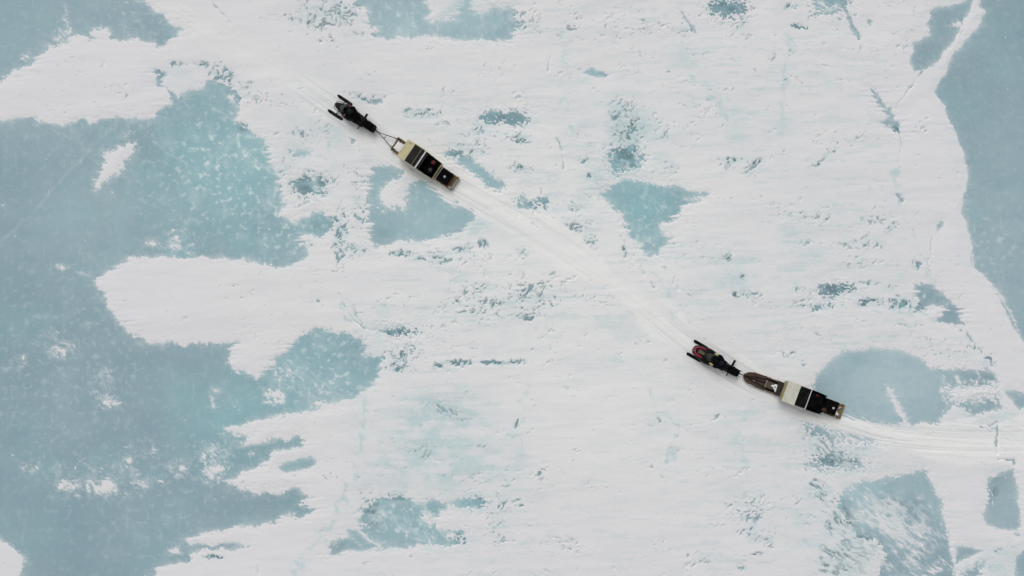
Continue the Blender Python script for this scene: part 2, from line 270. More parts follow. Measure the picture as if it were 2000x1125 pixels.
# hairline tinted seams of refrozen snow: points, width, amount
SEAMS = [([(1762,275),(1760,320),(1757,372),(1765,420),(1788,480),(1812,530),(1830,560)],2.4,.6),([(1888,650),(1915,690),(1945,740),(1958,800),(1957,895),(1980,915),(1990,1000)],2.2,.5),([(1330,520),(1420,560),(1520,540)],4,.25),([(1560,690),(1640,672),(1760,660)],5,.25),([(1690,612),(1760,604),(1800,610),(1835,630)],2.2,.55),([(1098,60),(1112,150),(1105,200),(1118,260),(1150,330),(1180,372)],4,.5),([(1343,143),(1395,190),(1430,245)],7,.55),([(712,770),(707,850),(690,930),(660,1000),(630,1050),(575,1115)],6,.6),([(1527,60),(1545,100),(1527,180),(1530,240)],6,.5),
 ([(1678,85),(1680,120)],3,.5),([(1755,310),(1753,350),(1758,372)],6,.7),([(1300,560),(1320,600),(1318,620)],5,.6),([(1190,400),(1250,480),(1270,525),(1330,600)],3,.35),([(1452,470),(1456,520)],3,.3),([(1560,1000),(1572,1040),(1575,1090)],5,.6),
 ([(1265,760),(1285,810),(1320,830),(1318,880),(1290,905)],4,.5),([(1035,750),(1020,790),(1010,850),(1030,900)],3,.5),([(1460,800),(1450,850),(1465,930)],5,.4),([(540,290),(548,350),(552,410)],4,.5),([(660,565),(672,600),(690,640),(705,655)],3,.8),([(1055,660),(1065,640),(1060,700)],3,.3),
 ([(1640,10),(1620,18),(1600,10)],2,.4),([(905,980),(960,985),(975,1000)],3,.2),([(1890,660),(1905,690),(1935,730),(1942,760)],3,.3),([(1870,560),(1880,600)],1.5,.2),([(690,650),(715,665),(740,650),(790,648)],3,.6),([(1000,940),(940,1000),(920,1080)],4,.2),([(960,1090),(1080,1040)],6,.2)]
# open cracks in the snow, dashed: points, half width
CRACKS = [([(1655,15),(1660,38),(1670,60),(1680,78)],1.8),([(1677,78),(1681,95)],1.4),([(1700,174),(1725,203),(1745,235),(1760,268)],1.3),([(1760,268),(1759,300)],.9),([(1800,138),(1778,170),(1758,200),(1752,212)],1.0),
 ([(1752,380),(1762,390)],2.0),([(1178,388),(1195,404),(1212,424),(1222,445)],.8),([(1250,522),(1262,536)],.9),([(1270,552),(1277,564)],.8),([(1085,272),(1095,295),(1102,320),(1100,330)],.9),([(1216,462),(1220,478),(1224,492)],.9),
 ([(664,575),(680,607),(695,628),(712,642),(735,645)],.9),([(692,598),(697,614),(708,634)],.7),([(1888,650),(1905,675),(1918,690)],1.4),([(1918,690),(1935,703),(1940,715)],1.0),([(1947,820),(1948,850),(1946,885)],1.1),([(1950,897),(1977,897),(1978,905)],1.3),
 ([(1040,435),(1050,446)],.6),([(1074,110),(1071,140)],.5),([(410,0),(430,25),(448,46)],.6),([(1813,450),(1820,470),(1818,500)],.5),([(1810,505),(1820,540)],.5),([(1755,300),(1758,330)],.9),([(1900,495),(1901,520)],1.0),([(505,1120),(500,1105)],.3),
 ([(1640,405),(1650,415)],.1),([(1408,490),(1411,505)],.9),([(1320,550),(1325,566)],.6),([(1370,680),(1380,682)],.1)]
# raised pale veins on bare ice
VEINS = [([(232,230),(205,262),(170,300),(120,350),(60,420),(-10,482)],.3,.22),([(1900,496),(1902,524),(1922,542),(1950,575),(1972,606),(1985,640),(1998,668)],.8,.7),([(1935,1100),(1960,1090),(2010,1065)],4.5,1.0),([(2003,770),(1985,780),(1995,790)],.0,.0),
 ([(1903,720),(1913,735),(1908,750)],.8,.4),([(1868,735),(1875,750)],1.6,.7),([(1930,830),(1915,848),(1935,834),(1950,826)],1.1,.7),([(1930,744),(1950,752)],.9,.5),([(1860,775),(1895,770)],.1,0),
 ([(420,762),(427,764)],1.2,.9),([(411,775),(415,786),(418,794)],.9,.7),([(560,700),(640,770),(700,770)],.4,.3),([(575,690),(620,740),(690,790)],.4,.3),([(420,210),(470,245)],.5,.4),([(355,190),(372,212)],.5,.3),([(1265,350),(1262,380),(1290,400)],.5,.3),
 ([(1600,5),(1620,16),(1640,8)],1.0,.5),([(1611,22),(1640,14)],.8,.4),([(760,1000),(800,1050),(850,1062)],.5,.4),([(700,1036),(730,1060),(745,1072)],.9,.6),([(300,275),(330,300),(400,340)],.35,.25),([(460,275),(520,330)],.4,.25),([(1480,330),(1440,352),(1437,340)],.1,0),
 ([(1412,318),(1430,335),(1438,350)],1.3,.9),([(1440,352),(1450,338),(1470,322)],1.3,.9),([(1208,205),(1211,240),(1208,270)],1.2,.6)]
TRAIL = [(230,-60),(330,10),(450,85),(560,150),(640,205),(730,262),(800,310),(885,362),(960,405),(1060,458),(1150,520),(1250,590),(1345,668),(1420,722),(1500,765),(1600,812),(1680,838),(1780,858),(1900,865),(2100,862)]

def smoothed(pts, it=2):
    for _ in range(it):
        q = [pts[0]]
        for a, b in zip(pts[:-1], pts[1:]):
            q += [(a[0]*.75+b[0]*.25, a[1]*.75+b[1]*.25), (a[0]*.25+b[0]*.75, a[1]*.25+b[1]*.75)]
        pts = q + [pts[-1]]
    return pts
TRAIL_S = smoothed(TRAIL)

def clip(u, v, x0, y0, x1, y1):
    """row and column slices of the grid inside a box (grids are separable)."""
    us, vs = u[0, :], v[:, 0]
    c = np.where((us >= x0) & (us <= x1))[0]; r = np.where((vs >= y0) & (vs <= y1))[0]
    if len(c) == 0 or len(r) == 0: return None
    return (slice(r[0], r[-1] + 1), slice(c[0], c[-1] + 1))

def blobs(u, v, L, pw=1.3, mode='max'):
    out = np.zeros(u.shape, np.float32)
    for b in L:
        if len(b) == 6: cx, cy, rx, ry, ang, d = b
        else: cx, cy, rx, ry, d = b; ang = 0
        if d <= 0 or rx < 1: continue
        R = max(rx, ry) * 2.1
        sl = clip(u, v, cx - R, cy - R, cx + R, cy + R)
        if sl is None: continue
        a = math.radians(ang); c, s = math.cos(a), math.sin(a)
        x = (u[sl] - cx); y = (v[sl] - cy)
        q = ((x * c + y * s) / rx) ** 2 + ((-x * s + y * c) / ry) ** 2
        w = d * np.exp(-0.8 * q ** pw)
        out[sl] = np.maximum(out[sl], w) if mode == 'max' else 1 - (1 - out[sl]) * (1 - np.clip(w, 0, 1))
    return out

def survey(u, v, fine=True):
    """fields over the grid: F (signed snow cover, > 0 snow), frost, teal, dark, thin, warm, and snow height detail"""
    W = {}
    # ragged displacement of every outline
    du = 3.4 * fbm(u, v, 20, k=1, octv=3) + 1.2 * fbm(u, v, 6, k=4, octv=2)
    dv = 2.6 * fbm(u, v, 20, k=2, octv=3) + 1.0 * fbm(u, v, 6, k=5, octv=2)
    tooth = fbm(u + 4 * fbm(u, v, 18, k=3, octv=1), v, 6, 2.4, ang=24, octv=2, k=6, gain=.7)       # wind-combed teeth
    tooth2 = fbm(u, v, 3.4, k=2, octv=2)
    fing = fbm(u, v, 70, 4.5, ang=-4, octv=2, k=5)                                          # wind-drawn fingers
    F = np.full(u.shape, 70.0, np.float32)
    def region(poly, m=45):
        xs = [p[0] for p in poly]; ys = [p[1] for p in poly]
        return clip(u, v, min(xs) - m, min(ys) - m, max(xs) + m, max(ys) + m)
    for poly, rag, fray in ICE:
        sl = region(poly)
        if sl is None: continue
        d = sdf_poly(u[sl] + rag * .8 * du[sl] + (3.6 if rag >= .6 and len(poly) > 8 else 0) * fing[sl], v[sl] + rag * .8 * dv[sl], poly)
        fr = fray * (2.0 if fray >= 2.5 and len(poly) < 14 else 1.0)
        d = d + (fr + .5) * (.75 * tooth[sl] + .6 * tooth2[sl])
        F[sl] = np.minimum(F[sl], -d)
    for poly, rag, fray in SNOW:
        sl = region(poly, 12)
        if sl is None: continue
        d = sdf_poly(u[sl] + rag * .6 * du[sl], v[sl] + rag * .6 * dv[sl], poly)
        d = d + fray * (.7 * tooth[sl] + .5 * tooth2[sl])
        F[sl] = np.maximum(F[sl], d)
    # the trail packs and sweeps the snow
    sl = clip(u, v, -120, -120, 2150, 950)
    tl = np.zeros(u.shape, np.float32); lat = np.full(u.shape, 999, np.float32); alo = np.zeros(u.shape, np.float32)
    d, la, al = dist_line(u[sl], v[sl], TRAIL_S)
    tl[sl] = d; lat[sl] = la; alo[sl] = al
    tl[:sl[0].start] = 999; tl[sl[0].stop:] = 999
    tl[:, :sl[1].start] = 999; tl[:, sl[1].stop:] = 999
    wid = 25 + 6 * fbm(alo, 0 * alo, 90, k=3, octv=2) + 16 * sstep(1700, 2000, u)
    packed = sstep(wid + 12, wid - 8, tl)
    F = np.maximum(F, wid - 8 - tl + 4 * fbm(u, v, 16, 3, ang=25, k=6, octv=2) - 400 * (u < 250))
    # scoured patches
    R = blobs(u, v, ROUGH, 1.1, 'max')
    inner = sstep(480, 900, u)
    R = np.maximum(R, (.0 + .16 * sstep(.0, 1.8, fbm(u, v, 150, 45, k=5, octv=2))) * inner)
    # the seaward strip and the smooth drifts stay clean
    clean = blobs(u, v, [(200,160,150,70,0,1),(420,590,200,70,0,1),(1790,300,50,130,0,1),(1830,480,55,160,-10,1),(1935,660,40,160,-25,1),(1150,800,190,110,0,.75),(1200,960,160,90,0,.6),(900,130,250,45,0,.8),(1300,420,0,1,0,0),(1400,420,70,60,0,.7),(1000,760,130,40,0,.6),(560,1050,110,40,10,.9),(520,560,150,40,0,.7),(1000,1100,200,25,0,.7),(640,850,60,60,0,.8),(1180,200,160,40,0,.6),(1900,960,40,90,0,.8),(1330,620,0,1,0,0),(1800,900,160,30,0,.7),(1100,680,200,40,0,.5)], 1.5)
    R = R * (1 - .75 * clean * (R < .36)) * (1 - .96 * packed)
    wu, wv = 3.0 * fbm(u, v, 16, k=0, octv=2), 3.0 * fbm(u, v, 16, k=7, octv=2)
    sp = sstep(1540, 1620, u) * sstep(800, 850, v)                                         # the combed corner, bottom right
    n1 = .98 * fbm(u + wu, v + wv, 5.4, 2.9, ang=-38, k=3, octv=2, gain=.5) + .34 * fbm(u + wu, v + wv, 13, 7, k=5, octv=2) + .40 * fbm(u, v, 40, 16, k=1, octv=2)
    n2 = fbm(u + .5 * wu, v + .5 * wv, 13, 4.2, ang=38, k=6, octv=3, gain=.6) + .3 * fbm(u, v, 36, 20, k=1, octv=2)
    n = n1 * (1 - sp) + n2 * sp
    n = n / 1.0
    t = 3.20 - 3.60 * np.clip(R, 0, 1.05)
    W['pit'] = np.clip(R, 0, 1)
    Fb = F.copy()
    F = np.where(F > 0, np.minimum(F, (t - n) * 5.0), F)
    # cracks and veins
    crk = fbm(u, v, 12, k=2, octv=2)
    for pts, w in CRACKS:
        if w < .3: continue
        sl = region(pts, 14)
        if sl is None: continue
        d, _, _ = dist_line(u[sl] + .35 * du[sl], v[sl] + .35 * dv[sl], pts)
        F[sl] = np.minimum(F[sl], (d - w * (.9 + .75 * crk[sl])) * 2.2)
    frost = np.zeros(u.shape, np.float32)
    for pts, w, a in VEINS:
        if a <= 0: continue
        sl = region(pts, 14)
        if sl is None: continue
        d, _, _ = dist_line(u[sl] + .25 * du[sl], v[sl] + .25 * dv[sl], pts)
        if w > .75: F[sl] = np.maximum(F[sl], (w * (1 + .5 * crk[sl]) - d) * 1.2)
        frost[sl] = np.maximum(frost[sl], a * np.exp(-(d / (w + 1.6)) ** 2) * (.75 + .25 * crk[sl]))
    # grains of drifted snow on the bare ice
    Wf = blobs(u, v, FROST, 1.0, 'max')
    g = .8 * (fbm(u + wu, v + wv, 6.0, 3.6, ang=20, k=4, octv=3, gain=.7) * (1 - sp) + n2 * sp) + .45 * fbm(u, v, 24, k=6, octv=2)
    tf = 2.6 - 2.75 * np.clip(Wf, 0, 1.1)
    Fe = F.copy()
    F = np.where(F < 0, np.maximum(F, (g - tf) * 3.2), F)
    frost = np.maximum(frost, np.clip(Wf * 1.1, 0, 1) * sstep(-1.2, 1.3, g - tf + 1.0) * .9)
    # feathered rim of blown snow along every edge
    rim = (np.exp(np.clip(Fe, -60, 0) / 2.2) * (.45 + .3 * tooth2) + np.exp(np.clip(Fe, -60, 0) / 9) * .36 * np.clip(.45 + .55 * tooth + .35 * fbm(u, v, 40, 20, k=3, octv=2), 0, 1.6))
    frost = np.maximum(frost, rim * (W['pit'] < .25))
    W['frost'] = np.clip(frost, 0, 1)
    W['teal'] = np.clip(blobs(u, v, TEAL, .9, 'max') + .12 * fbm(u, v, 70, k=4, octv=2), 0, 1)
    W['pale'] = blobs(u, v, [(1740,750,130,80,0,1.0),(1960,500,90,260,0,.38),(830,420,120,90,0,.35),(1650,850,80,30,0,.5),(1720,990,120,90,0,.7),(1960,970,60,70,0,.6),(80,130,160,160,0,.2),(180,420,120,120,0,.25),(650,760,100,50,0,.3),(800,1030,140,60,0,.3),(540,380,120,120,0,.15),(860,40,160,50,0,.5)], 1.2)
    W['mottle'] = np.clip(blobs(u, v, MOTTLE, 1.0, 'max'), .12, 1)
    W['dark'] = np.clip(np.maximum(.75 * blobs(u, v, DARKICE, 1.0, 'max'), (.45 + .4 * np.clip(fbm(u, v, 14, 9, k=2, octv=2), -1, 1)) * sstep(.2, .6, W['pit'])), 0, 1)  # clear dark ice; pits also get their shadow painted into the colour
    thin = blobs(u, v, [b[:4] + (0, b[4]) if len(b) == 5 else b for b in THIN], .9, 'add')
    thin = thin * (.62 + .38 * np.clip(fbm(u, v, 30, 18, k=5, octv=4), -1, 1.4))
    for pts, w, a in SEAMS:
        sl = region(pts, 20)
        if sl is None: continue
        d, _, _ = dist_line(u[sl] + 1.3 * du[sl], v[sl] + 1.3 * dv[sl], pts)
        thin[sl] = np.maximum(thin[sl], a * np.exp(-(d / w) ** 2) * np.clip(.6 + .7 * crk[sl], 0, 1.3))
    thin = np.maximum(thin, .25 * sstep(.25, .8, W['pit']))
    thin = thin + .40 * sstep(1.25, 0, t - n) * sstep(.12, .4, W['pit'])
    thin = thin * 1.3
    W['rut_pitshade'] = np.zeros(u.shape, np.float32)
    thin = thin + .55 * sstep(.22, .7, W['pit']) * np.clip(.25 + .6 * fbm(u + wu, v, 11, 3.0, ang=-6, k=2, octv=3), 0, 1)
    thin = thin + .42 * inner * sstep(.3, 1.8, fbm(u + 3 * wu, v, 46, 7, ang=-3, k=6, octv=4, gain=.65)) * (1 - .8 * clean) * (1 - packed)
    W['thin'] = np.clip(thin * (1 - .5 * packed), 0, 1)
    W['warm'] = np.clip(packed * (.35 + .5 * sstep(400, 1000, u)) + blobs(u, v, [(1050,480,420,330,0,.6),(1150,760,260,160,20,.6),(820,450,260,170,0,.5)], 1.0), 0, 1)  # warm trail and centre snow; the lens's brighter centre is painted in
    # snow surface: metres
    hgt = .060 * (1 - np.exp(-np.clip(Fb, 0, 99) / 20)) * (.15 + .85 * sstep(0, 5, F)) + .003
    drift = fbm(u, v, 120, 34, ang=-4, k=1, octv=3)
    hgt = hgt + sstep(0, 25, Fb) * sstep(0, 6, F) * (.010 * drift)
    body = sstep(0, 9, F)
    hgt = hgt + body * ((.0011 + .002 * sstep(.1, .35, W['pit'])) * fbm(u, v, 26, 8, ang=3, k=5, octv=3) * (1 - packed) + .0006 * tooth2 * (1 - .6 * packed))
    hgt = hgt + body * sstep(.25, .75, W['pit']) * .008 * n
    # ruts left by skis, runners and tracks
    wob = 2.2 * fbm(alo, 0 * alo, 160, k=2, octv=2)
    g1 = fbm((lat + wob), alo / 40, 3.6, 6.0, k=4, octv=3, gain=.7)
    ruts = np.zeros(u.shape, np.float32)
    for o, w, dp in ((-17.5, 1.6, .03), (17.5, 1.6, .03), (-13.5, 1.1, .022), (13, 1.1, .022), (-6.5, 1.2, .014), (7, 1.2, .014), (21, 1.4, .018), (-23, 1.2, .014), (27, 1.0, .01)):
        wo2 = o + 1.6 * fbm(alo, 0 * alo + o * 7, 240, k=3, octv=2)
        ruts += dp * np.exp(-((lat - wo2) / w) ** 2)
    strong = .18 + .82 * blobs(u, v, [(690,225,90,60,0,1),(860,350,90,60,0,1),(960,410,90,40,30,.7),(1400,690,110,50,25,1),(1560,790,140,50,20,1),(1760,850,160,50,10,1),(790,300,60,60,0,1),(1930,850,90,50,0,.7)], 1.0)
    tread = (np.abs(lat) < 8) * np.sin(alo * 2 * math.pi / 3.6) * blobs(u, v, [(1790,842,60,22,8,1),(1850,850,60,26,5,.7),(990,412,50,20,35,.5),(420,60,60,20,30,.35)], 1.0)
    hgt = hgt - body * strong * packed * (ruts * .9 + .0045 * g1) + body * .013 * tread
    tr2 = np.sin((u * .94 + v * .34) * 2 * math.pi / 4.2) * sstep(-.3, .6, fbm(u, v, 40, 8, ang=12, k=2, octv=1)) * blobs(u, v, [(1800,838,42,6,8,1),(1690,856,60,8,10,.7),(1830,852,40,7,8,.8)], 1.6)
    hgt = hgt + body * .012 * tr2
    F = np.where((F > 0) & (tr2 < -.62) & (F < 22), -.6, F)
    W['F'] = F
    W['rut_pitshade'] = np.clip(strong * packed * (ruts / .03 * .8 + .30 * np.clip(g1, -1, 2)), 0, 1)
    W['rut_pitshade'] = np.maximum(W['rut_pitshade'], .8 * sstep(1.1, .1, t - n) * sstep(.15, .4, W['pit']))  # grey shading painted round the pits, on top of the rut tone
    W['h'] = np.where(F > 0, np.maximum(hgt, .0015 + .0006 * np.minimum(F, 4)), np.maximum(F * .010, -.05)).astype(np.float32)
    return W

def axis(lo, hi, step, far, g=1.17):
    a = list(np.arange(lo, hi + step * .5, step))
    s = step; p = a[-1]; up = []
    while p < far:
        s *= g; p += s; up.append(p)
    s = step; p = a[0]; dn = []
    while p > -far:
        s *= g; p -= s; dn.append(p)
    return np.array(dn[::-1] + a + up, np.float32)

def grid_mesh(name, X, Y, Z, keep, mat, attrs, smooth=True):
    ny, nx = Z.shape
    idx = np.arange(ny * nx).reshape(ny, nx)
    q = np.stack([idx[:-1, :-1], idx[:-1, 1:], idx[1:, 1:], idx[1:, :-1]], -1)
    k = keep[:-1, :-1] | keep[:-1, 1:] | keep[1:, 1:] | keep[1:, :-1]
    q = q[k]
    used = np.zeros(ny * nx, bool); used[q.ravel()] = True
    remap = np.cumsum(used) - 1
    q = remap[q].astype(np.int32)
    co = np.stack([np.broadcast_to(X[None, :], Z.shape), np.broadcast_to(Y[:, None], Z.shape), Z], -1).reshape(-1, 3)[used].astype(np.float32)
    me = bpy.data.meshes.new(name)
    me.vertices.add(len(co)); me.vertices.foreach_set('co', co.ravel())
    me.loops.add(q.size); me.loops.foreach_set('vertex_index', q.ravel())
    me.polygons.add(len(q)); me.polygons.foreach_set('loop_start', np.arange(0, q.size, 4, dtype=np.int32))
    me.update(calc_edges=True)
    if smooth: me.polygons.foreach_set('use_smooth', np.ones(len(q), bool))
    for an, arr in attrs.items():
        at = me.attributes.new(an, 'FLOAT', 'POINT')
        at.data.foreach_set('value', arr.reshape(-1)[used].astype(np.float32))
    me.materials.append(mat)
    o = bpy.data.objects.new(name, me)
    COL.objects.link(o)
    return o

# ------------------------------------------------------------------ node helpers
class NT:
    def __init__(s, name):
        s.m = bpy.data.materials.new(name); s.m.use_nodes = True
        s.n, s.l = s.m.node_tree.nodes, s.m.node_tree.links
        s.n.clear()
        s.out = s.n.new('ShaderNodeOutputMaterial'); s.b = s.n.new('ShaderNodeBsdfPrincipled')
        s.l.new(s.b.outputs[0], s.out.inputs[0])
    def new(s, t, **kw):
        x = s.n.new(t)
        for k, v in kw.items(): setattr(x, k, v)
        return x
    def put(s, sock, v):
        if isinstance(v, bpy.types.NodeSocket): s.l.new(v, sock)
        else: sock.default_value = v
    def noise(s, scale, detail=4, rough=.55, vec=None, dist=0):
        x = s.new('ShaderNodeTexNoise'); x.inputs['Scale'].default_value = scale; x.inputs['Detail'].default_value = detail
        x.inputs['Roughness'].default_value = rough; x.inputs['Distortion'].default_value = dist
        if vec is not None: s.l.new(vec, x.inputs['Vector'])
        return x.outputs['Fac']
    def math(s, op, a, b=0.0, clamp=False):
        x = s.new('ShaderNodeMath', operation=op, use_clamp=clamp); s.put(x.inputs[0], a); s.put(x.inputs[1], b); return x.outputs[0]
    def ramp(s, v, a, b, c=0.0, d=1.0):
        x = s.new('ShaderNodeMapRange'); x.clamp = True
        for i, q in zip((0, 1, 2, 3, 4), (v, a, b, c, d)): s.put(x.inputs[i], q)
        return x.outputs[0]
    def mix(s, f, a, b):
        x = s.new('ShaderNodeMix', data_type='RGBA'); s.put(x.inputs[0], f)
        s.put(x.inputs[6], a if isinstance(a, bpy.types.NodeSocket) else (*a, 1)); s.put(x.inputs[7], b if isinstance(b, bpy.types.NodeSocket) else (*b, 1))
        return x.outputs[2]
    def attr(s, name):
        x = s.new('ShaderNodeAttribute', attribute_name=name); return x.outputs['Fac']
    def pos(s):
        return s.new('ShaderNodeNewGeometry').outputs['Position']
    def obj(s):
        return s.new('ShaderNodeTexCoord').outputs['Object']
    def scaled(s, vec, sc, rot=0.0):
        x = s.new('ShaderNodeMapping'); s.l.new(vec, x.inputs[0]); x.inputs['Scale'].default_value = sc; x.inputs['Rotation'].default_value = (0, 0, rot); return x.outputs[0]
    def bump(s, h, strength, dist):
        x = s.new('ShaderNodeBump'); s.l.new(h, x.inputs['Height']); x.inputs['Strength'].default_value = strength; x.inputs['Distance'].default_value = dist
        s.l.new(x.outputs[0], s.b.inputs['Normal'])

# bare lake ice: clear blue ice full of bubbles and frost
t = NT('sea_ice'); p = t.pos()
cl = t.mix(t.attr('teal'), (.266, .384, .436), (.270, .495, .528))
big = t.ramp(t.noise(.16, 5, .6, p), .35, .68)
cl = t.mix(t.math('MULTIPLY', big, .34), cl, (.41, .52, .56))
cl = t.mix(t.attr('pale'), cl, (.435, .56, .60))
blot = t.ramp(t.noise(2.3, 2, .5, p, .2), .54, .70)
cl = t.mix(t.math('MULTIPLY', t.math('MULTIPLY', blot, t.attr('mottle')), .85, True), cl, (.70, .79, .79))
cell = t.ramp(t.noise(.75, 5, .65, p, .4), .50, .70)
cl = t.mix(t.math('MULTIPLY', t.math('MULTIPLY', cell, t.attr('mottle')), .60, True), cl, (.58, .72, .73))
deep = t.ramp(t.noise(.5, 4, .6, t.scaled(p, (1, 1.8, 1))), .48, .75)
cl = t.mix(t.math('MULTIPLY', deep, .32), cl, (.20, .36, .42))
scr = t.ramp(t.noise(1.2, 5, .7, t.scaled(p, (3.6, .45, 1), math.radians(40))), .58, .75)
cl = t.mix(t.math('MULTIPLY', scr, .24), cl, (.6, .74, .76))
speck = t.ramp(t.noise(11, 3, .7, p), .60, .72)
cl = t.mix(t.math('MULTIPLY', speck, .24), cl, (.66, .76, .77))
cl = t.mix(t.math('MULTIPLY', t.attr('dark'), .78), cl, (.095, .175, .20))
grain = t.ramp(t.noise(16, 3, .8, p), .30, .66, .55, 1.25)
cl = t.mix(t.math('MULTIPLY', t.attr('frost'), grain, True), cl, (.76, .785, .79))
t.l.new(cl, t.b.inputs['Base Color'])
t.put(t.b.inputs['Roughness'], t.ramp(t.noise(2.2, 3, .5, p), .3, .7, .34, .6))
t.b.inputs['IOR'].default_value = 1.31
t.bump(t.noise(7, 5, .6, p), .25, .02)
M_ICE = t.m
# wind-packed snow, thin in places so that the ice tints it
t = NT('packed_snow'); p = t.pos()
cl = t.mix(t.attr('warm'), (.764, .757, .768), (.855, .850, .832))
cl = t.mix(t.math('MULTIPLY', t.ramp(t.noise(.22, 5, .62, t.scaled(p, (1, 2.2, 1))), .42, .7), .30), cl, (.735, .752, .768))
cl = t.mix(t.math('MULTIPLY', t.ramp(t.noise(1.3, 5, .68, t.scaled(p, (.55, 1.7, 1))), .50, .74), .26), cl, (.66, .70, .715))
cl = t.mix(t.math('MULTIPLY', t.ramp(t.noise(6, 3, .7, p), .60, .75), .20), cl, (.64, .655, .67))
cl = t.mix(t.math('MULTIPLY', t.ramp(t.noise(.9, 4, .6, t.scaled(p, (.16, 1.0, 1), math.radians(3)), .3), .50, .72), .34), cl, (.69, .712, .725))
thn = t.math('MULTIPLY', t.attr('thin'), t.ramp(t.noise(3.2, 4, .65, p), .25, .7, .55, 1.2), True)
cl = t.mix(thn, cl, (.55, .67, .685))
cl = t.mix(t.math('MULTIPLY', t.attr('rut_pitshade'), .58), cl, (.50, .52, .53))  # grey of compacted ruts, plus the painted shading round the pits
t.l.new(cl, t.b.inputs['Base Color'])
t.b.inputs['Roughness'].default_value = .85
t.b.inputs['Specular IOR Level'].default_value = .25
hh = t.math('ADD', t.noise(9, 5, .7, t.scaled(p, (.7, 1.5, 1))), t.math('MULTIPLY', t.noise(45, 2, .6, p), .25))
t.bump(hh, .13, .02)
M_SNOW = t.m

def to_uv(X, Y):
    u, v = np.meshgrid(X / S + 1000, -Y / S + 562.5)
    return u.astype(np.float32), v.astype(np.float32)

X = axis(-36.0, 36.0, .053, 60, 1.09); Y = axis(-20.6, 20.6, .053, 45, 1.09)[::-1]
X = np.concatenate([[-6000, -2500, -1000, -400, -180, -100], X, [100, 180, 400, 1000, 2500, 6000]]).astype(np.float32)
Y = np.concatenate([[6000, 2500, 1000, 400, 180, 90], Y, [-90, -180, -400, -1000, -2500, -6000]]).astype(np.float32)
u, v = to_uv(X, Y)
A = survey(u, v)
# beyond the surveyed field the same mix of ice and drift goes on to the horizon
off = np.maximum(np.maximum(-60 - u, u - 2060), np.maximum(-50 - v, v - 1180))
gen = (fbm(u, v, 420, 170, k=2, octv=5) - .15) * 26
wgt = sstep(0, 70, off)
A['F'] = np.where(off > 0, A['F'] * (1 - wgt) + gen * wgt, A['F'])
A['h'] = np.where(off > 0, np.where(A['F'] > 0, .07 * (1 - np.exp(-np.clip(A['F'], 0, 99) / 16)) + .002, np.maximum(A['F'] * .01, -.05)), A['h'])
sn = grid_mesh('snow', X, Y, A['h'].astype(np.float32), A['F'] > 0, M_SNOW, {'thin': A['thin'], 'warm': A['warm'], 'rut_pitshade': A['rut_pitshade']})
sn['kind'] = 'structure'
Xi = axis(-36.2, 36.2, .10, 60, 1.12); Yi = axis(-21.0, 21.0, .10, 45, 1.12)[::-1]
Xi = np.concatenate([[-6000, -1000, -180], Xi, [180, 1000, 6000]]).astype(np.float32)
Yi = np.concatenate([[6000, 1000, 180], Yi, [-180, -1000, -6000]]).astype(np.float32)
ui, vi = to_uv(Xi, Yi)
B = survey(ui, vi)
ic = grid_mesh('ice', Xi, Yi, np.zeros(ui.shape, np.float32), np.ones(ui.shape, bool), M_ICE,
               {k: B[k] for k in ('frost', 'teal', 'dark', 'mottle', 'pale')})
ic['kind'] = 'structure'
def ground_z(x, y):
    i = int(np.argmin(np.abs(X - x))); j = int(np.argmin(np.abs(Y - y)))
    return max(0.0, float(A['h'][j, i]))

# ================================================================== things
def plain(name, col, rough=.6, var=.25, scale=6, metal=0, spec=.4, bump=.15, dirt=None, stretch=(1, 1, 1), coat=0):
    t = NT(name); p = t.obj()
    a = tuple(c * (1 - var) for c in col); b = tuple(min(1, c * (1 + var)) for c in col)
    vec = t.scaled(p, stretch)
    f = t.ramp(t.noise(scale, 4, .6, vec), .35, .66)
    c = t.mix(f, a, b)
    if dirt:
        c = t.mix(t.math('MULTIPLY', t.ramp(t.noise(scale * .9, 5, .7, p, .2), .56, .68), dirt[0]), c, dirt[1])
    t.l.new(c, t.b.inputs['Base Color'])
    t.put(t.b.inputs['Roughness'], t.ramp(t.noise(scale * 2, 3, .5, vec), .3, .7, max(.05, rough - .1), min(1, rough + .1)))
    t.b.inputs['Metallic'].default_value = metal
    t.b.inputs['Specular IOR Level'].default_value = spec
    if coat: t.b.inputs['Coat Weight'].default_value = coat
    if bump: t.bump(t.noise(scale * 4, 4, .65, vec), bump, .01)
    return t.m
SNOWD = (.5, (.7, .71, .73))
BLACK = plain('black_plastic', (.004, .004, .0045), .5, .4, 5, spec=.14)
RUBBER = plain('black_rubber', (.005, .005, .005), .8, .3, 20, spec=.1)
CLOTH = plain('black_cloth', (.004, .004, .0045), .95, .5, 9, spec=.04, bump=.5)
NAVY = plain('navy_cloth', (.004, .005, .010), .95, .4, 9, spec=.05, bump=.5)
SEATM = plain('seat_vinyl', (.004, .004, .005), .6, .3, 9, spec=.12)
STEEL = plain('dark_steel', (.010, .010, .011), .5, .3, 14, spec=.2)
GREYP = plain('grey_screen', (.020, .021, .022), .35, .3, 4, spec=.25, bump=0)
RED = plain('red_paint', (.27, .008, .028), .4, .25, 5, spec=.3, coat=.15)
REDCL = plain('red_wool', (.10, .010, .014), .9, .3, 20, bump=.4)
REDM = plain('red_mitt', (.22, .05, .06), .8, .3, 20, bump=.4)
MITT = plain('yellow_leather', (.42, .36, .14), .8, .25, 14, bump=.3)
BEIGE = plain('beige_paint', (.46, .415, .24), .6, .10, 3, dirt=(.35, (.36, .31, .17)))
BEIGE_D = plain('weathered_beige_paint', (.40, .355, .20), .7, .14, 4, dirt=(.5, (.24, .18, .09)))
CREAM = plain('cream_paint', (.56, .55, .47), .6, .10, 2.5, dirt=(.4, (.45, .43, .31)))
WHITEP = plain('white_paint', (.52, .50, .52), .6, .08, 5)
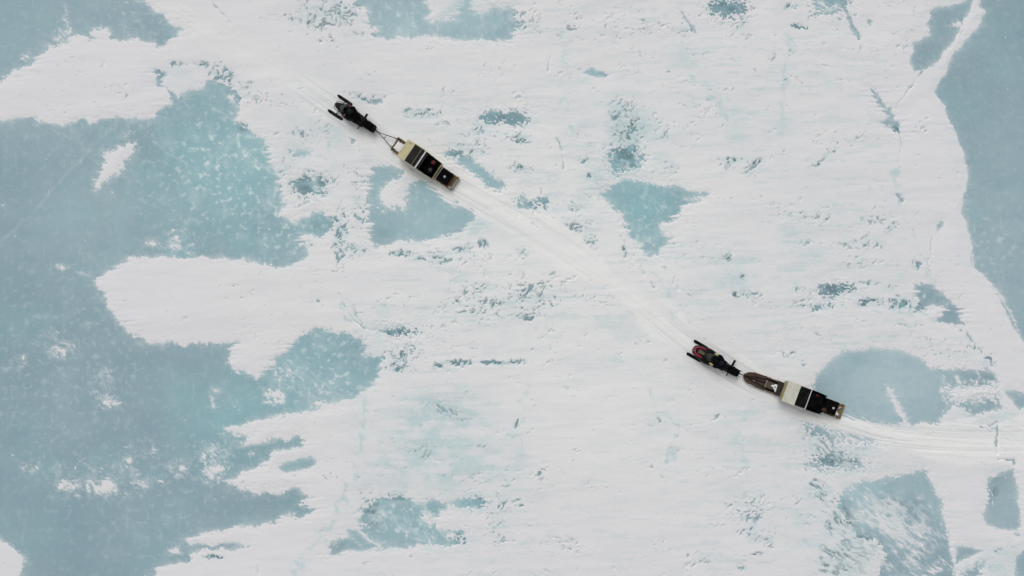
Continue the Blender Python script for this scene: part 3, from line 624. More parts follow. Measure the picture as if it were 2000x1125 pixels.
FRAME = plain('pale_frame', (.42, .41, .36), .6, .12, 5)
PALE_D = plain('grey_hoop', (.022, .024, .020), .6, .2, 5)
WOOD = plain('tan_wood', (.20, .135, .062), .75, .35, 3, stretch=(1, 7, 1), dirt=(.35, (.09, .06, .03)))
WOODR = plain('runner_wood', (.34, .27, .15), .75, .25, 3, stretch=(.6, 6, 1), dirt=(.4, (.16, .11, .06)))
BROWN = plain('brown_plywood', (.062, .035, .022), .7, .3, 2.5, stretch=(1, 4, 1), dirt=(.35, (.03, .018, .012)))
OLIVE = plain('olive_board', (.085, .068, .040), .75, .25, 4, stretch=(1, 5, 1), dirt=(.4, (.045, .033, .02)))
PURP = plain('dark_plank', (.032, .023, .024), .8, .3, 6, stretch=(5, 1, 1))
GREYW = plain('grey_wood', (.17, .145, .12), .8, .3, 5, stretch=(4, 1, 1), dirt=(.4, (.07, .055, .04)))
ROPE = plain('rope', (.13, .095, .055), .9, .4, 30, bump=.6)
LOAD_SNOW = plain('load_snow', (.74, .74, .75), .9, .05, 8, bump=.5)
SKIN = plain('skin', (.42, .25, .18), .6, .08, 10)
FUR = plain('brown_fur', (.055, .034, .026), 1, .5, 40, bump=1, spec=.05)
DISC = plain('pale_cap', (.40, .42, .50), .5, .1, 8)
LAMP = plain('lamp_glass', (.25, .26, .27), .15, .1, 5, bump=0)
TAIL = plain('tail_lens', (.12, .005, .005), .3, .2, 5, bump=0)
def glass(name, col):
    t = NT(name); p = t.obj()
    c = t.mix(t.ramp(t.noise(2.2, 4, .6, p, .6), .45, .7), col, tuple(x * 1.5 + .004 for x in col))
    t.l.new(c, t.b.inputs['Base Color'])
    t.put(t.b.inputs['Roughness'], t.ramp(t.noise(3, 3, .5, p), .3, .7, .12, .3))
    t.b.inputs['Transmission Weight'].default_value = 0
    t.b.inputs['IOR'].default_value = 1.3
    t.b.inputs['Specular IOR Level'].default_value = .12
    return t.m
PLEXI = glass('smoked_plexiglass', (.006, .006, .005))

def P(a, b, z): return Vector((-a * S, -b * S, z))
def thing(name, label, cat, loc, rot=0.0, group=None):
    o = bpy.data.objects.new(name, None); COL.objects.link(o)
    o.empty_display_size = .3
    o.location = loc; o.rotation_euler = (0, 0, rot); o['label'] = label; o['category'] = cat
    if group: o['group'] = group
    return o
def mk(name, bm, mat, parent=None, smooth=False, label=None, bevel=0):
    bmesh.ops.recalc_face_normals(bm, faces=bm.faces)
    me = bpy.data.meshes.new(name); bm.to_mesh(me); bm.free()
    me.materials.append(mat)
    if smooth: me.polygons.foreach_set('use_smooth', [True] * len(me.polygons))
    o = bpy.data.objects.new(name, me); COL.objects.link(o)
    if parent: o.parent = parent
    if label: o['label'] = label
    if bevel:
        m = o.modifiers.new('bevel', 'BEVEL'); m.width = bevel; m.segments = 2; m.limit_method = 'ANGLE'
    return o
def hexa(bm, pts):
    """eight points: bottom four then top four, both in the same turning sense"""
    v = [bm.verts.new(p) for p in pts]
    for f in ((0,1,2,3),(4,5,6,7),(0,1,5,4),(1,2,6,5),(2,3,7,6),(3,0,4,7)): bm.faces.new([v[i] for i in f])
def box(bm, a0, a1, b0, b1, z0, z1):
    hexa(bm, [P(a0,b0,z0),P(a1,b0,z0),P(a1,b1,z0),P(a0,b1,z0),P(a0,b0,z1),P(a1,b0,z1),P(a1,b1,z1),P(a0,b1,z1)])
def slab(bm, c, th):
    """four (a,b,z) corners, thickened downwards"""
    lo = [P(a,b,z-th) for a,b,z in c]; hi = [P(a,b,z) for a,b,z in c]
    hexa(bm, lo + hi)
def tube(bm, pts, r, seg=8, close=False):
    """pts in (a,b,z); r metres (number or list)"""
    V = [P(*p) for p in pts]; n = len(V); rings = []
    for i in range(n):
        if close: d = V[(i+1) % n] - V[i-1]
        else: d = V[min(i+1, n-1)] - V[max(i-1, 0)]
        d.normalize()
        up = Vector((0,0,1)) if abs(d.z) < .9 else Vector((1,0,0))
        x = d.cross(up).normalized(); y = x.cross(d).normalized()
        rr = r[i] if isinstance(r, (list, tuple)) else r
        rings.append([bm.verts.new(V[i] + (x * math.cos(t) + y * math.sin(t)) * rr) for t in [2*math.pi*k/seg for k in range(seg)]])
    for i in range(n if close else n-1):
        A_, B_ = rings[i], rings[(i+1) % n]
        for k in range(seg): bm.faces.new([A_[k], A_[(k+1)%seg], B_[(k+1)%seg], B_[k]])
    if not close:
        bm.faces.new(rings[0]); bm.faces.new(rings[-1][::-1])
def loft(bm, secs):
    """secs: rings of (a,b,z) points of equal count, capped"""
    R_ = [[bm.verts.new(P(*p)) for p in s] for s in secs]
    n = len(R_[0])
    for A_, B_ in zip(R_[:-1], R_[1:]):
        for k in range(n): bm.faces.new([A_[k], A_[(k+1)%n], B_[(k+1)%n], B_[k]])
    bm.faces.new(R_[0]); bm.faces.new(R_[-1][::-1])
def dome_sec(a, hw, z0, z1, n=10, pw=.7, b0=0.0):
    """a section: flat bottom, rounded top"""
    pts = [(a, b0 - hw * .85, z0), (a, b0 + hw * .85, z0)]
    for k in range(n + 1):
        t = math.pi * k / n
        c, s_ = math.cos(t), math.sin(t)
        pts.append((a, b0 + hw * math.copysign(abs(c) ** pw, c), z0 + (z1 - z0) * (.25 + .75 * abs(s_) ** pw)))
    return pts
def lump(bm, a, b, z, ra, rb, rz, seed=0, seg=8, rough=.18):
    rg = random.Random(seed)
    rings = []
    for i in range(1, 5):
        ph = math.pi * i / 5 - math.pi / 2
        rings.append([bm.verts.new(P(a + ra * math.cos(ph) * math.cos(t) * (1 + rg.uniform(-rough, rough)), b + rb * math.cos(ph) * math.sin(t) * (1 + rg.uniform(-rough, rough)), z + rz * math.sin(ph)))
                      for t in [2*math.pi*k/seg for k in range(seg)]])
    lo = bm.verts.new(P(a, b, z - rz)); hi = bm.verts.new(P(a, b, z + rz))
    for A_, B_ in zip(rings[:-1], rings[1:]):
        for k in range(seg): bm.faces.new([A_[k], A_[(k+1)%seg], B_[(k+1)%seg], B_[k]])
    for k in range(seg):
        bm.faces.new([lo, rings[0][(k+1)%seg], rings[0][k]]); bm.faces.new([hi, rings[-1][k], rings[-1][(k+1)%seg]])
def snow_sheet(bm, outline, z, h, seed=0, n=14):
    """a ragged little heap of snow: outline in (a,b)"""
    rg = random.Random(seed)
    ca = sum(p[0] for p in outline) / len(outline); cb = sum(p[1] for p in outline) / len(outline)
    rings = []
    for f, hh in ((1.0, 0), (.93, .55), (.7, .9), (.35, 1.0)):
        rings.append([bm.verts.new(P(ca + (p[0]-ca)*f, cb + (p[1]-cb)*f, z + h*hh*(1 + rg.uniform(-.25,.25)))) for p in outline])
    top = bm.verts.new(P(ca, cb, z + h))
    m = len(outline)
    for A_, B_ in zip(rings[:-1], rings[1:]):
        for k in range(m): bm.faces.new([A_[k], A_[(k+1)%m], B_[(k+1)%m], B_[k]])
    for k in range(m): bm.faces.new([top, rings[-1][k], rings[-1][(k+1)%m]])
    bm.faces.new(rings[0][::-1])
def ragged(outline, k=3, amp=.8, seed=1):
    rg = random.Random(seed); out = []
    for (x0, y0), (x1, y1) in zip(outline, outline[1:] + outline[:1]):
        for i in range(k):
            f = i / k; out.append((x0 + (x1-x0)*f + rg.uniform(-amp, amp), y0 + (y1-y0)*f + rg.uniform(-amp, amp)))
    return out
def at(u_, v_, rot_deg, name, label, cat, group=None, sink=0.02):
    x, y = (u_ - 1000) * S, (562.5 - v_) * S
    return thing(name, label, cat, (x, y, 0), math.radians(rot_deg), group)
def frame_of(ref, name, label, cat, off=(0,0,0), group=None):
    """a thing of its own standing in the same local frame as ref, with its origin at off=(a,b,z)"""
    M = Matrix.Translation(ref.location) @ Matrix.Rotation(ref.rotation_euler.z, 4, 'Z')
    return thing(name, label, cat, tuple(M @ P(*off)), ref.rotation_euler.z, group)
def rel(off):
    """shift helper: turns local (a,b,z) of the vehicle into the frame of a thing standing at off"""
    return lambda a, b, z: (a - off[0], b - off[1], z - off[2])

# ------------------------------------------------------------------ people
def skin_body(name, joints, edges, mat, parent, root=0):
    me = bpy.data.meshes.new(name)
    bm = bmesh.new()
    ly = bm.verts.layers.skin.verify()
    vs = []
    for i, (p, r) in enumerate(joints):
        q = bm.verts.new(P(*p)); q[ly].radius = (r, r) if not isinstance(r, tuple) else r
        q[ly].use_root = (i == root); vs.append(q)
    for a, b in edges: bm.edges.new((vs[a], vs[b]))
    bm.to_mesh(me); bm.free(); me.materials.append(mat)
    o = bpy.data.objects.new(name, me); COL.objects.link(o); o.parent = parent
    m = o.modifiers.new('skin', 'SKIN'); m.use_smooth_shade = True
    o.modifiers.new('subdivision', 'SUBSURF').levels = 1
    o.modifiers['subdivision'].render_levels = 2
    return o
def head_mesh(parent, c, mat=SKIN, tilt=.0):
    """head with brow, nose, chin and ears; faces +x (forward, -a)"""
    bm = bmesh.new()
    bmesh.ops.create_uvsphere(bm, u_segments=20, v_segments=14, radius=1)
    for v_ in bm.verts:
        x, y, z = v_.co
        rx, ry, rz = .098, .078, .12
        f = max(0, x)
        if abs(y) < .16 and -.35 < z < .12 and x > .7: rx += .035 * (1 - abs(z + .15) / .4)      # nose
        if abs(abs(y) - .38) < .15 and abs(z - .1) < .14 and x > .6: rx -= .012                     # eye sockets
        if z < -.5: rx *= .92; ry *= .82
        v_.co = (x * rx, y * ry, z * rz)
    for s_ in (-1, 1):
        bmesh.ops.create_icosphere(bm, subdivisions=1, radius=.02, matrix=Matrix.Translation((0, s_ * .078, -.005)) @ Matrix.Diagonal((1, .5, 1.5, 1)))
    bmesh.ops.transform(bm, matrix=Matrix.Translation(P(*c)) @ Matrix.Rotation(tilt, 4, 'Y'), verts=bm.verts)
    return mk('head', bm, mat, parent, True)
def shell(bm, c, r, cut=None, sc=(1, 1, 1), tilt=0):
    g = bmesh.new(); bmesh.ops.create_uvsphere(g, u_segments=20, v_segments=14, radius=r)
    if cut: bmesh.ops.delete(g, geom=[v_ for v_ in g.verts if cut(v_.co / r)], context='VERTS')
    bmesh.ops.transform(g, matrix=Matrix.Translation(P(*c)) @ Matrix.Rotation(tilt, 4, 'Y') @ Matrix.Diagonal((*sc, 1)), verts=g.verts)
    m = bpy.data.meshes.new('tmp'); g.to_mesh(m); g.free(); bm.from_mesh(m); bpy.data.meshes.remove(m)
def mitt(parent, wrist, tip, mat, side, label=None, fat=1.0):
    """a mitt closed round the grip, thumb on the inner side"""
    w, t_ = Vector(wrist), Vector(tip)
    m = w.lerp(t_, .5)
    bm = bmesh.new()
    tube(bm, [tuple(w), tuple(w.lerp(t_, .2)), tuple(m), tuple(w.lerp(t_, .85)), (t_.x - .2, t_.y, t_.z - .03)], [.055*fat, .05*fat, .062*fat, .055*fat, .03*fat], 10)
    tube(bm, [tuple(m), (m.x - .6, m.y - side * 1.6, m.z - .02), (m.x - 1.6, m.y - side * 1.9, m.z - .05)], [.026, .025, .016], 6)
    return mk('mitt', bm, mat, parent, True, label)
def rider(ref, off, label, coat, mitts, helmet_mat, za, lean=0, hands=10.2, mlab=None, long_mitt=False):
    p = frame_of(ref, 'person', label, 'person', off)
    q = rel(off)
    A_ = za                                            # a of the hands
    J = [((A_+24, 0, .86), .17), ((A_+21, 0, 1.08), .165), ((A_+16, 0, 1.30), .175), ((A_+13.5, 0, 1.44), .09), ((A_+12.5, 0, 1.56), .095)]
    E = [(0, 1), (1, 2), (2, 3), (3, 4)]
    for s_ in (1, -1):
        i = len(J)
        J += [((A_+15, s_*5.9, 1.36), .125), ((A_+8.5, s_*(hands+1.9), 1.12), .090), ((A_+3.2, s_*(hands+.4), 1.03), .066), ((A_+1.6, s_*hands, 1.02), .05)]
        E += [(2, i), (i, i+1), (i+1, i+2), (i+2, i+3)]
        i = len(J)
        J += [((A_+23, s_*3.0, .82), .125), ((A_+10, s_*6.0, .80), .095), ((A_+12, s_*8.2, .42), .075), ((A_+11.5, s_*8.4, .31), .065), ((A_+6.5, s_*8.8, .29), .055)]
        E += [(0, i), (i, i+1), (i+1, i+2), (i+2, i+3), (i+3, i+4)]
    skin_body('clothed_body', [(q(*a), b) for a, b in J], E, coat, p)
    hc = q(A_+11.2, 0, 1.62)
    head_mesh(p, hc, tilt=.2)
    bm = bmesh.new(); shell(bm, hc, .145, lambda c: c.x > .62 and -.75 < c.z < .28, (1.08, .95, 1.02), .15)
    mk('helmet', bm, helmet_mat, p, True)
    bm = bmesh.new(); shell(bm, hc, .149, lambda c: not (c.x > .55 and -.28 < c.z < .34), (1.08, .95, 1.02), .15)
    mk('visor', bm, PLEXI, p, True)
    for s_ in (1, -1):
        w = q(A_+(4.5 if long_mitt else 1.8), s_*(hands + (.6 if long_mitt else 0)), 1.05); t_ = q(A_-1.6 - (1.6 if long_mitt else 0), s_*(hands-.2), 1.03)
        mitt(p, w, t_, mitts, s_, mlab, 1.15 if long_mitt else 1.0)
    return p
def passenger(ref, off, label, coat, hat, hood_mat, extra=None):
    """seated in the box, legs stretched forward; off = seat point"""
    p = frame_of(ref, 'person', label, 'person', off)
    J = [((0, 0, .12), .17), ((.5, 0, .32), .165), ((0, 0, .54), .165), ((-.6, 0, .66), .085), ((-1, 0, .76), .09)]
    E = [(0, 1), (1, 2), (2, 3), (3, 4)]
    for s_ in (1, -1):
        i = len(J)
        J += [((0, s_*5.2, .58), .10), ((-3.0, s_*6.8, .34), .075), ((-8.5, s_*4.2, .26), .055)]
        E += [(2, i), (i, i+1), (i+1, i+2)]
        i = len(J)
        J += [((-1.5, s_*3, .10), .12), ((-12, s_*3.4, .24), .09), ((-20, s_*3.2, .02), .07), ((-21.5, s_*3.4, .08), .06)]
        E += [(0, i), (i, i+1), (i+1, i+2), (i+2, i+3)]
    skin_body('clothed_body', J, E, coat, p)
    hc = (-1.2, 0, .84)
    head_mesh(p, hc)
    bm = bmesh.new(); shell(bm, (-.6, 0, .85), .145, lambda c: c.x > .45 and -.8 < c.z < .55, (1, .95, 1.05))
    mk('hood', bm, hood_mat, p, True)
    if hat:
        bm = bmesh.new(); shell(bm, (-.9, 0, .88), .142 if hat is not FUR else .155, lambda c: c.z < .12, (1.05, 1, 1.0))
        mk('hat', bm, hat, p, True)
    for s_ in (1, -1): mitt(p, (-8, s_*4.3, .26), (-11.5, s_*3.4, .26), CLOTH, s_)
    return p

# ------------------------------------------------------------------ snowmobiles
def snowmobile(ref, L, ski_b, hood, nose_a, hand_a, cb, red=False, track_hw=6.6):
    # skis
    for s_ in (1, -1):
        bm = bmesh.new(); secs = []
        for a, w, z, th in ((-1, 1.3, .21, .02), (0.2, 2.3, .15, .03), (2.5, 2.8, .09, .035), (6, 3.0, .055, .04), (20, 3.0, .05, .04), (30, 2.7, .055, .035), (31.5, 1.8, .07, .03)):
            b = s_ * ski_b
            secs.append([(a, b-w, z), (a, b-w*.35, z-.02), (a, b+w*.35, z-.02), (a, b+w, z), (a, b+w, z+th), (a, b+w*.4, z+th*.6), (a, b-w*.4, z+th*.6), (a, b-w, z+th)])
        loft(bm, secs); k = mk('ski', bm, BLACK, ref, True)
        bm = bmesh.new(); tube(bm, [(0, s_*ski_b, .19), (-.3, s_*ski_b, .27), (2, s_*ski_b, .28), (5, s_*ski_b, .11)], .012, 6); mk('ski_loop', bm, BLACK, k, True)
        bm = bmesh.new(); tube(bm, [(17, s_*ski_b, .08), (18.5, s_*(ski_b-1.2), .30), (19.5, s_*(ski_b-2.2), .46)], .03, 8); mk('spindle', bm, STEEL, k, True)
        bm = bmesh.new()
        for a2, z2 in ((15, .34), (24, .34), (21, .50)): tube(bm, [(18.5, s_*(ski_b-1.6), z2), (a2 + 4, s_*4.5, z2 + .06)], .018, 6)
        mk('suspension_arm', bm, STEEL, ref, True)
    # hood
    bm = bmesh.new(); loft(bm, [dome_sec(a, w, z0, z1) for a, w, z0, z1 in hood]); h = mk('hood', bm, BLACK, ref, True)
    hs = dict((round(a), (w, z1)) for a, w, z0, z1 in hood)
    for s_ in (1, -1):
        bm = bmesh.new(); lump(bm, nose_a + 2.0, s_ * 3.2, .60, 1.6, 2.0, .05, 3, 10, .02); mk('headlight', bm, LAMP, ref, True)
        bm = bmesh.new(); box(bm, hand_a - 12, hand_a - 3, s_*9.0, s_*9.6, .62, .72); mk('side_vent', bm, GREYP, h)
    # front bumper hoop
    bm = bmesh.new(); n0 = nose_a
    tube(bm, [(n0+13, -9.5, .42), (n0+6, -9.2, .48), (n0+.2, -6.5, .50), (n0-1.6, 0, .50), (n0+.2, 6.5, .50), (n0+6, 9.2, .48), (n0+13, 9.5, .42)], .02, 8); mk('front_bumper', bm, STEEL, ref, True)
    # windshield
    bm = bmesh.new(); secs = []; wa = hand_a - 19
    n = 8
    for rr, da, z, hw in ((0, 0, .86, 5.2), (1, 3.5, 1.00, 7.0), (2, 8.5, 1.16, 7.8), (3, 12.0, 1.25, 6.4)):
        ring = []
        for i in range(n + 1):
            f = -1 + 2 * i / n; ring.append((wa + da + 4.5 * f * f, hw * f, z - .05 * f * f))
        secs.append(ring + [(a + .25, b * .97, zz - .012) for a, b, zz in ring[::-1]])
    loft(bm, secs); mk('windshield', bm, GREYP, ref, True)
    # handlebar
    bm = bmesh.new(); tube(bm, [(hand_a, -11.5, 1.0), (hand_a + .3, -6, 1.02), (hand_a - 1.2, 0, 1.0), (hand_a + .3, 6, 1.02), (hand_a, 11.5, 1.0)], .016, 8)
    tube(bm, [(hand_a - 1.2, 0, 1.0), (hand_a - 4, 0, .85)], .03, 8); hb = mk('handlebar', bm, STEEL, ref, True)
    for s_ in (1, -1):
        bm = bmesh.new(); tube(bm, [(hand_a, s_*8.2, 1.005), (hand_a, s_*11.9, 1.0)], .024, 8); mk('grip', bm, RUBBER, hb, True)
        bm = bmesh.new(); lump(bm, hand_a - 3.5, s_*12.6, 1.02, .9, 1.6, .05, 2, 8, .03); mk('mirror', bm, GREYP, hb, True)
    # tunnel, seat, running boards
    bm = bmesh.new(); loft(bm, [[(a, -w, .26), (a, w, .26), (a, w, z), (a, w*.7, z+.06), (a, -w*.7, z+.06), (a, -w, z)] for a, w, z in ((hand_a-2, 8.2, .5), (60, 8.0, .5), (L-6, 7.6, .46), (L-2, 7.2, .42))]); mk('tunnel', bm, BLACK, ref, bevel=.01)
    bm = bmesh.new(); loft(bm, [dome_sec(a, w, .5, z, 8, .6) for a, w, z in ((hand_a+3, 3.0, .80), (hand_a+7, 4.6, .83), (hand_a+20, 5.2, .78), (hand_a+33, 5.6, .80), (hand_a+38, 5.0, .76))]); mk('seat', bm, SEATM, ref, True)
    for s_ in (1, -1):
        bm = bmesh.new(); slab(bm, [(hand_a-10, s_*7, .31), (hand_a-10, s_*11.5, .31), (hand_a+33, s_*10.0, .28), (hand_a+33, s_*7, .28)], .035)
        for k in range(9): box(bm, hand_a-6+k*4, hand_a-5+k*4, s_*7.4, s_*10.2, .29, .33)
        mk('running_board', bm, BLACK, ref)
        bm = bmesh.new(); tube(bm, [(hand_a-8, s_*12.6, .40), (hand_a+2, s_*12.0, .40), (hand_a+16, s_*10.4, .34), (hand_a+32, s_*8.0, .36)], .018, 6); mk('side_rail', bm, STEEL, ref, True)
    # track
    bm = bmesh.new(); n = 16; rear, front = L - 7, hand_a + 4
    path = [(front, .17), (front + 8, .04), (rear - 2, .035), (rear + 3, .10), (rear + 4.5, .22), (rear + 1, .33), (front, .34)]
    secs = [[(a, -track_hw, z), (a, track_hw, z), (a + .5, track_hw, z + .03), (a + .5, -track_hw, z + .03)] for a, z in path]
    loft(bm, secs)
    for k in range(22):
        a = front + 6 + k * (rear - front - 6) / 22
        box(bm, a, a + .7, -track_hw, track_hw, .0, .045)
    mk('track', bm, RUBBER, ref)
    # rear
    bm = bmesh.new()
    for b in (-5.6, -2, 2, 5.6): tube(bm, [(hand_a + 38, b, .70), (L - 2, b, .66)], .013, 6)
    for a in (hand_a + 39, L - 10, L - 3): tube(bm, [(a, -6, .67), (a, 6, .67)], .013, 6)
    for b in (-5.6, 5.6): tube(bm, [(L - 6, b, .67), (L - 6, b, .45)], .012, 6)
    mk('cargo_rack', bm, STEEL, ref, True)
    bm = bmesh.new(); slab(bm, [(L-4, -6.6, .45), (L-4, 6.6, .45), (L, 6.8, .14), (L, -6.8, .14)], .02); mk('snow_flap', bm, RUBBER, ref)
    bm = bmesh.new(); box(bm, L-4.2, L-2.4, -3, 3, .53, .60); mk('tail_light', bm, TAIL, ref, bevel=.01)
    bm = bmesh.new(); tube(bm, [(L-8, -7.4, .40), (L-1, -7.2, .44), (L + 1.2, -5.5, .46), (L + 1.2, 5.5, .46), (L-1, 7.2, .44), (L-8, 7.4, .40)], .016, 8); mk('rear_bumper', bm, STEEL, ref, True)
    bm = bmesh.new(); box(bm, L-1, L+2.6, -1.0, 1.0, .30, .36); tube(bm, [(L + 1.8, 0, .28), (L + 1.8, 0, .40)], .02, 8); mk('hitch', bm, STEEL, ref)
    # the bar that sticks out on both sides in front of the rack
    a, b0, b1 = cb
    bm = bmesh.new(); box(bm, a - 1.0, a + 1.0, b0, -6.8, .45, .50); box(bm, a - .8, a + .8, -6.8, 6.8, .45, .50); box(bm, a - 2.3, a + 2.3, 6.8, b1, .45, .50)
    mk('cross_bar', bm, BLACK, ref, bevel=.02)
    return h

g1 = 'snowmobiles pulling passenger sleds'
sm1 = at(652.6, 202.6, 146.8, 'snowmobile', 'black snowmobile in the upper left with wide skis, towing the beige boxed sled', 'snowmobile', g1)
sm1.location.z = .03
snowmobile(sm1, 97, 17.2, [(8.6, 3.0, .45, .60), (11, 5.0, .40, .68), (17, 7.2, .36, .80), (24, 8.6, .34, .90), (29, 10.5, .34, .94), (36, 14.2, .34, .92), (44, 14.6, .32, .88), (50, 12.2, .32, .78), (55, 8.5, .34, .70)], 8.6, 40, (70, -17.6, 17.6))
for s_ in (1, -1):
    bm = bmesh.new(); slab(bm, [(29, s_*9.5, .955), (33, s_*12.0, .90), (34.5, s_*10.5, .93), (31, s_*8.0, .98)], .02)
    mk('hood_decal', bm, GREYP, sm1)
rd1 = rider(sm1, (62, 0, 0), 'black-clad rider with dull red mitts on the leading snowmobile', CLOTH, REDM, BLACK, 40, hands=10.3)
bg1 = frame_of(sm1, 'luggage_bag', 'flat black bag strapped on the rear rack of the leading snowmobile', 'bag', (88, 0, .70))
bm = bmesh.new(); loft(bm, [dome_sec(a, w, -.015, z, 8, .45) for a, w, z in ((-14, 5.6, .06), (-12.5, 7.0, .15), (0, 7.4, .20), (6, 7.2, .17), (7.5, 6.0, .10))]); mk('bag_body', bm, CLOTH, bg1, True)
bm = bmesh.new()
for a in (-3, 3.5): tube(bm, [(a, -6.6, .02), (a, -5.6, .16), (a, 0, .215), (a, 5.6, .16), (a, 6.6, .02)], .012, 5)
mk('strap', bm, RUBBER, bg1)

sm2 = at(1347.5, 677.2, 150.2, 'snowmobile', 'black snowmobile with a red horseshoe band round its nose, towing the brown-bowed sled', 'snowmobile', g1)
sm2.location.z = .03
h2 = snowmobile(sm2, 102, 14.1, [(4, 4.5, .45, .58), (6.5, 8.2, .40, .68), (12, 10.6, .36, .78), (20, 13.2, .34, .88), (28, 15.2, .32, .94), (36, 16.0, .32, .92), (43, 15.2, .32, .84), (50, 12.5, .32, .76), (56, 9, .34, .68)], 4, 43, (85, -15.0, 20.0))
bm = bmesh.new(); U = []
for i in range(15):
    f = -1 + 2 * i / 14
    U.append((5.2 + 18.5 * abs(f) ** 2.3, 8.2 * math.copysign(min(1, abs(f) * 1.5) ** .8, f) , .76 + .165 * min(1, abs(f) ** 1.2)))
tube(bm, U, [.04] + [.060] * 13 + [.04], 10); mk('red_band', bm, RED, h2, True, 'glossy red horseshoe band')
bm = bmesh.new(); slab(bm, [(12, -4.5, .845), (12, 4.5, .845), (24, 2.0, .985), (24, -2.0, .985)], .05); mk('hood_scoop', bm, OLIVE, h2)
rd2 = rider(sm2, (65, 0, 0), 'dark-clad rider with long yellow mitts on the following snowmobile', NAVY, MITT, BLACK, 43, hands=10.4, long_mitt=True)
bg2 = frame_of(sm2, 'luggage_bag', 'bulky black bundle lashed with loose straps on the rear of the following snowmobile', 'bag', (90, 0, .70))
bm = bmesh.new(); loft(bm, [dome_sec(a, w, -.015, z, 8, .5) for a, w, z in ((-9, 5.0, .12), (-7, 6.8, .24), (-2, 7.4, .30), (4, 6.6, .26), (9, 7.2, .22), (11.5, 5.0, .10))])
rgg = random.Random(5)
for k in range(14): lump(bm, rgg.uniform(-8, 10), rgg.uniform(-6.6, 6.6), .18, rgg.uniform(1.2, 2.2), rgg.uniform(1.0, 1.8), .09, k, 7, .3)
mk('bag_body', bm, CLOTH, bg2, True)
for k, (b0, b1, a1) in enumerate(((6, 9.0, 13), (-7, -10.5, 15), (5.5, 6.8, 15.5), (-5, -3.5, 15.5))):
    bm = bmesh.new(); tube(bm, [(2, b0 * .7, .28), (8, b0, .20), (a1 - 2, (b0 + b1) / 2, .06), (a1, b1, -.03)], .016, 5); mk('loose_strap', bm, RUBBER, bg2, True)

# ------------------------------------------------------------------ sled one (beige box)
gs = 'passenger sleds pulled by snowmobiles'
sl1 = at(771.6, 281.5, 146.0, 'passenger_sled', 'beige box sled with wooden runners and a black A-frame tow bar, upper left', 'sled', gs)
sl1.location.z = .03
def runner(parent, b, a0, a1, mat, z1=.24):
    bm = bmesh.new(); w = .75; secs = []
    for a, z0, zt in ((a0, .16, z1), (a0 + 1.5, .10, z1), (a0 + 5, .03, z1), (a0 + 12, .0, z1), (a1 - 6, 0, z1), (a1, .03, z1)):
        secs.append([(a, b - w, z0), (a, b + w, z0), (a, b + w, zt), (a, b - w, zt)])
    loft(bm, secs); return mk('runner', bm, mat, parent, bevel=.006)
for b in (-13.2, 13.2): runner(sl1, b, 0, 143, WOODR)
rgs = random.Random(11)
slat_me = None
def slat(parent, a, hw, z, w=3.0, mat=WOOD, b0=0, sk=0):
    """crossbars share their mesh; each is its own part"""
    key = (hw, w, mat.name)
    if key not in SL:
        bm = bmesh.new(); box(bm, -w/2, w/2, -hw, hw, 0, .035); o = mk('slat', bm, mat, parent, bevel=.005); SL[key] = o
    else:
        o = SL[key].copy(); COL.objects.link(o); o.parent = parent
    o.location = P(a, b0, z); o.rotation_euler = (0, 0, sk)
    return o
SL = {}
for k in range(30):
    a = 2.0 + k * 4.75
    slat(sl1, a, 14.6, .245, 3.3, WOOD, rgs.uniform(-.3, .3), rgs.uniform(-.02, .02))
bm = bmesh.new(); snow_sheet(bm, ragged([(3.2, -9.5), (10, -10.2), (19, -10), (19.5, 0), (19, 8.5), (12, 8.0), (4.5, 7.6)], 4, .45, 3), .283, .07, 4); mk('snow_patch', bm, LOAD_SNOW, sl1, True, 'square pad of snow lying on the front slats')
for i, (a, b, ra, rb) in enumerate(((1.5, 12.8, 2.2, 1.6), (6, 12.2, 2.6, 1.5), (10.5, 12.6, 2.2, 1.8), (15, 12.4, 2.6, 1.5), (3, -12.4, 2.4, 1.5), (8.5, -12.2, 2.6, 1.4), (14.5, -12.4, 2.6, 1.6), (133, 13.2, 2, 1.4), (139.5, 13.4, 2, 1.6), (110, -13.4, 2, 1.2), (120, -13.3, 2, 1.2), (112, 13.4, 2, 1.3), (128, 13.4, 2, 1.3))):
    bm = bmesh.new(); lump(bm, a, b, .30, ra, rb, .05, i, 8, .25); tube(bm, [(a, b - 1.6, .25), (a, b, .355), (a, b + 1.6, .25)], .016, 5); mk('lashing', bm, ROPE, sl1, True)
for s_ in (1, -1):
    bm = bmesh.new(); tube(bm, [(-.5, s_*10.2, .34), (3.5, s_*10.6, .34), (8, s_*10.0, .33)], .035, 7); mk('shackle', bm, STEEL, sl1, True)
bm = bmesh.new()
for s_ in (1, -1):
    tube(bm, [(-37, 0, .34), (1.5, s_*10.2, .34)], .025, 7)
    tube(bm, [(-3.2, s_*8.8, .34), (1.5, s_*5.6, .34)], .014, 6); tube(bm, [(1.5, s_*5.6, .34), (1.5, s_*10.2, .34)], .014, 6)
tube(bm, [(-20.5, -4.3, .34), (-20.5, 4.3, .34)], .022, 6); tube(bm, [(1.5, -5.6, .34), (1.5, 5.6, .34)], .010, 6)
tube(bm, [(-46.5, 0, .36), (-42, 0, .345), (-36, 0, .34)], [.02, .022, .034], 8)
slab(bm, [(-40, -.9, .36), (-40, .9, .36), (-35.2, 1.1, .36), (-35.2, -1.1, .36)], .03)
mk('tow_bar', bm, STEEL, sl1, True)
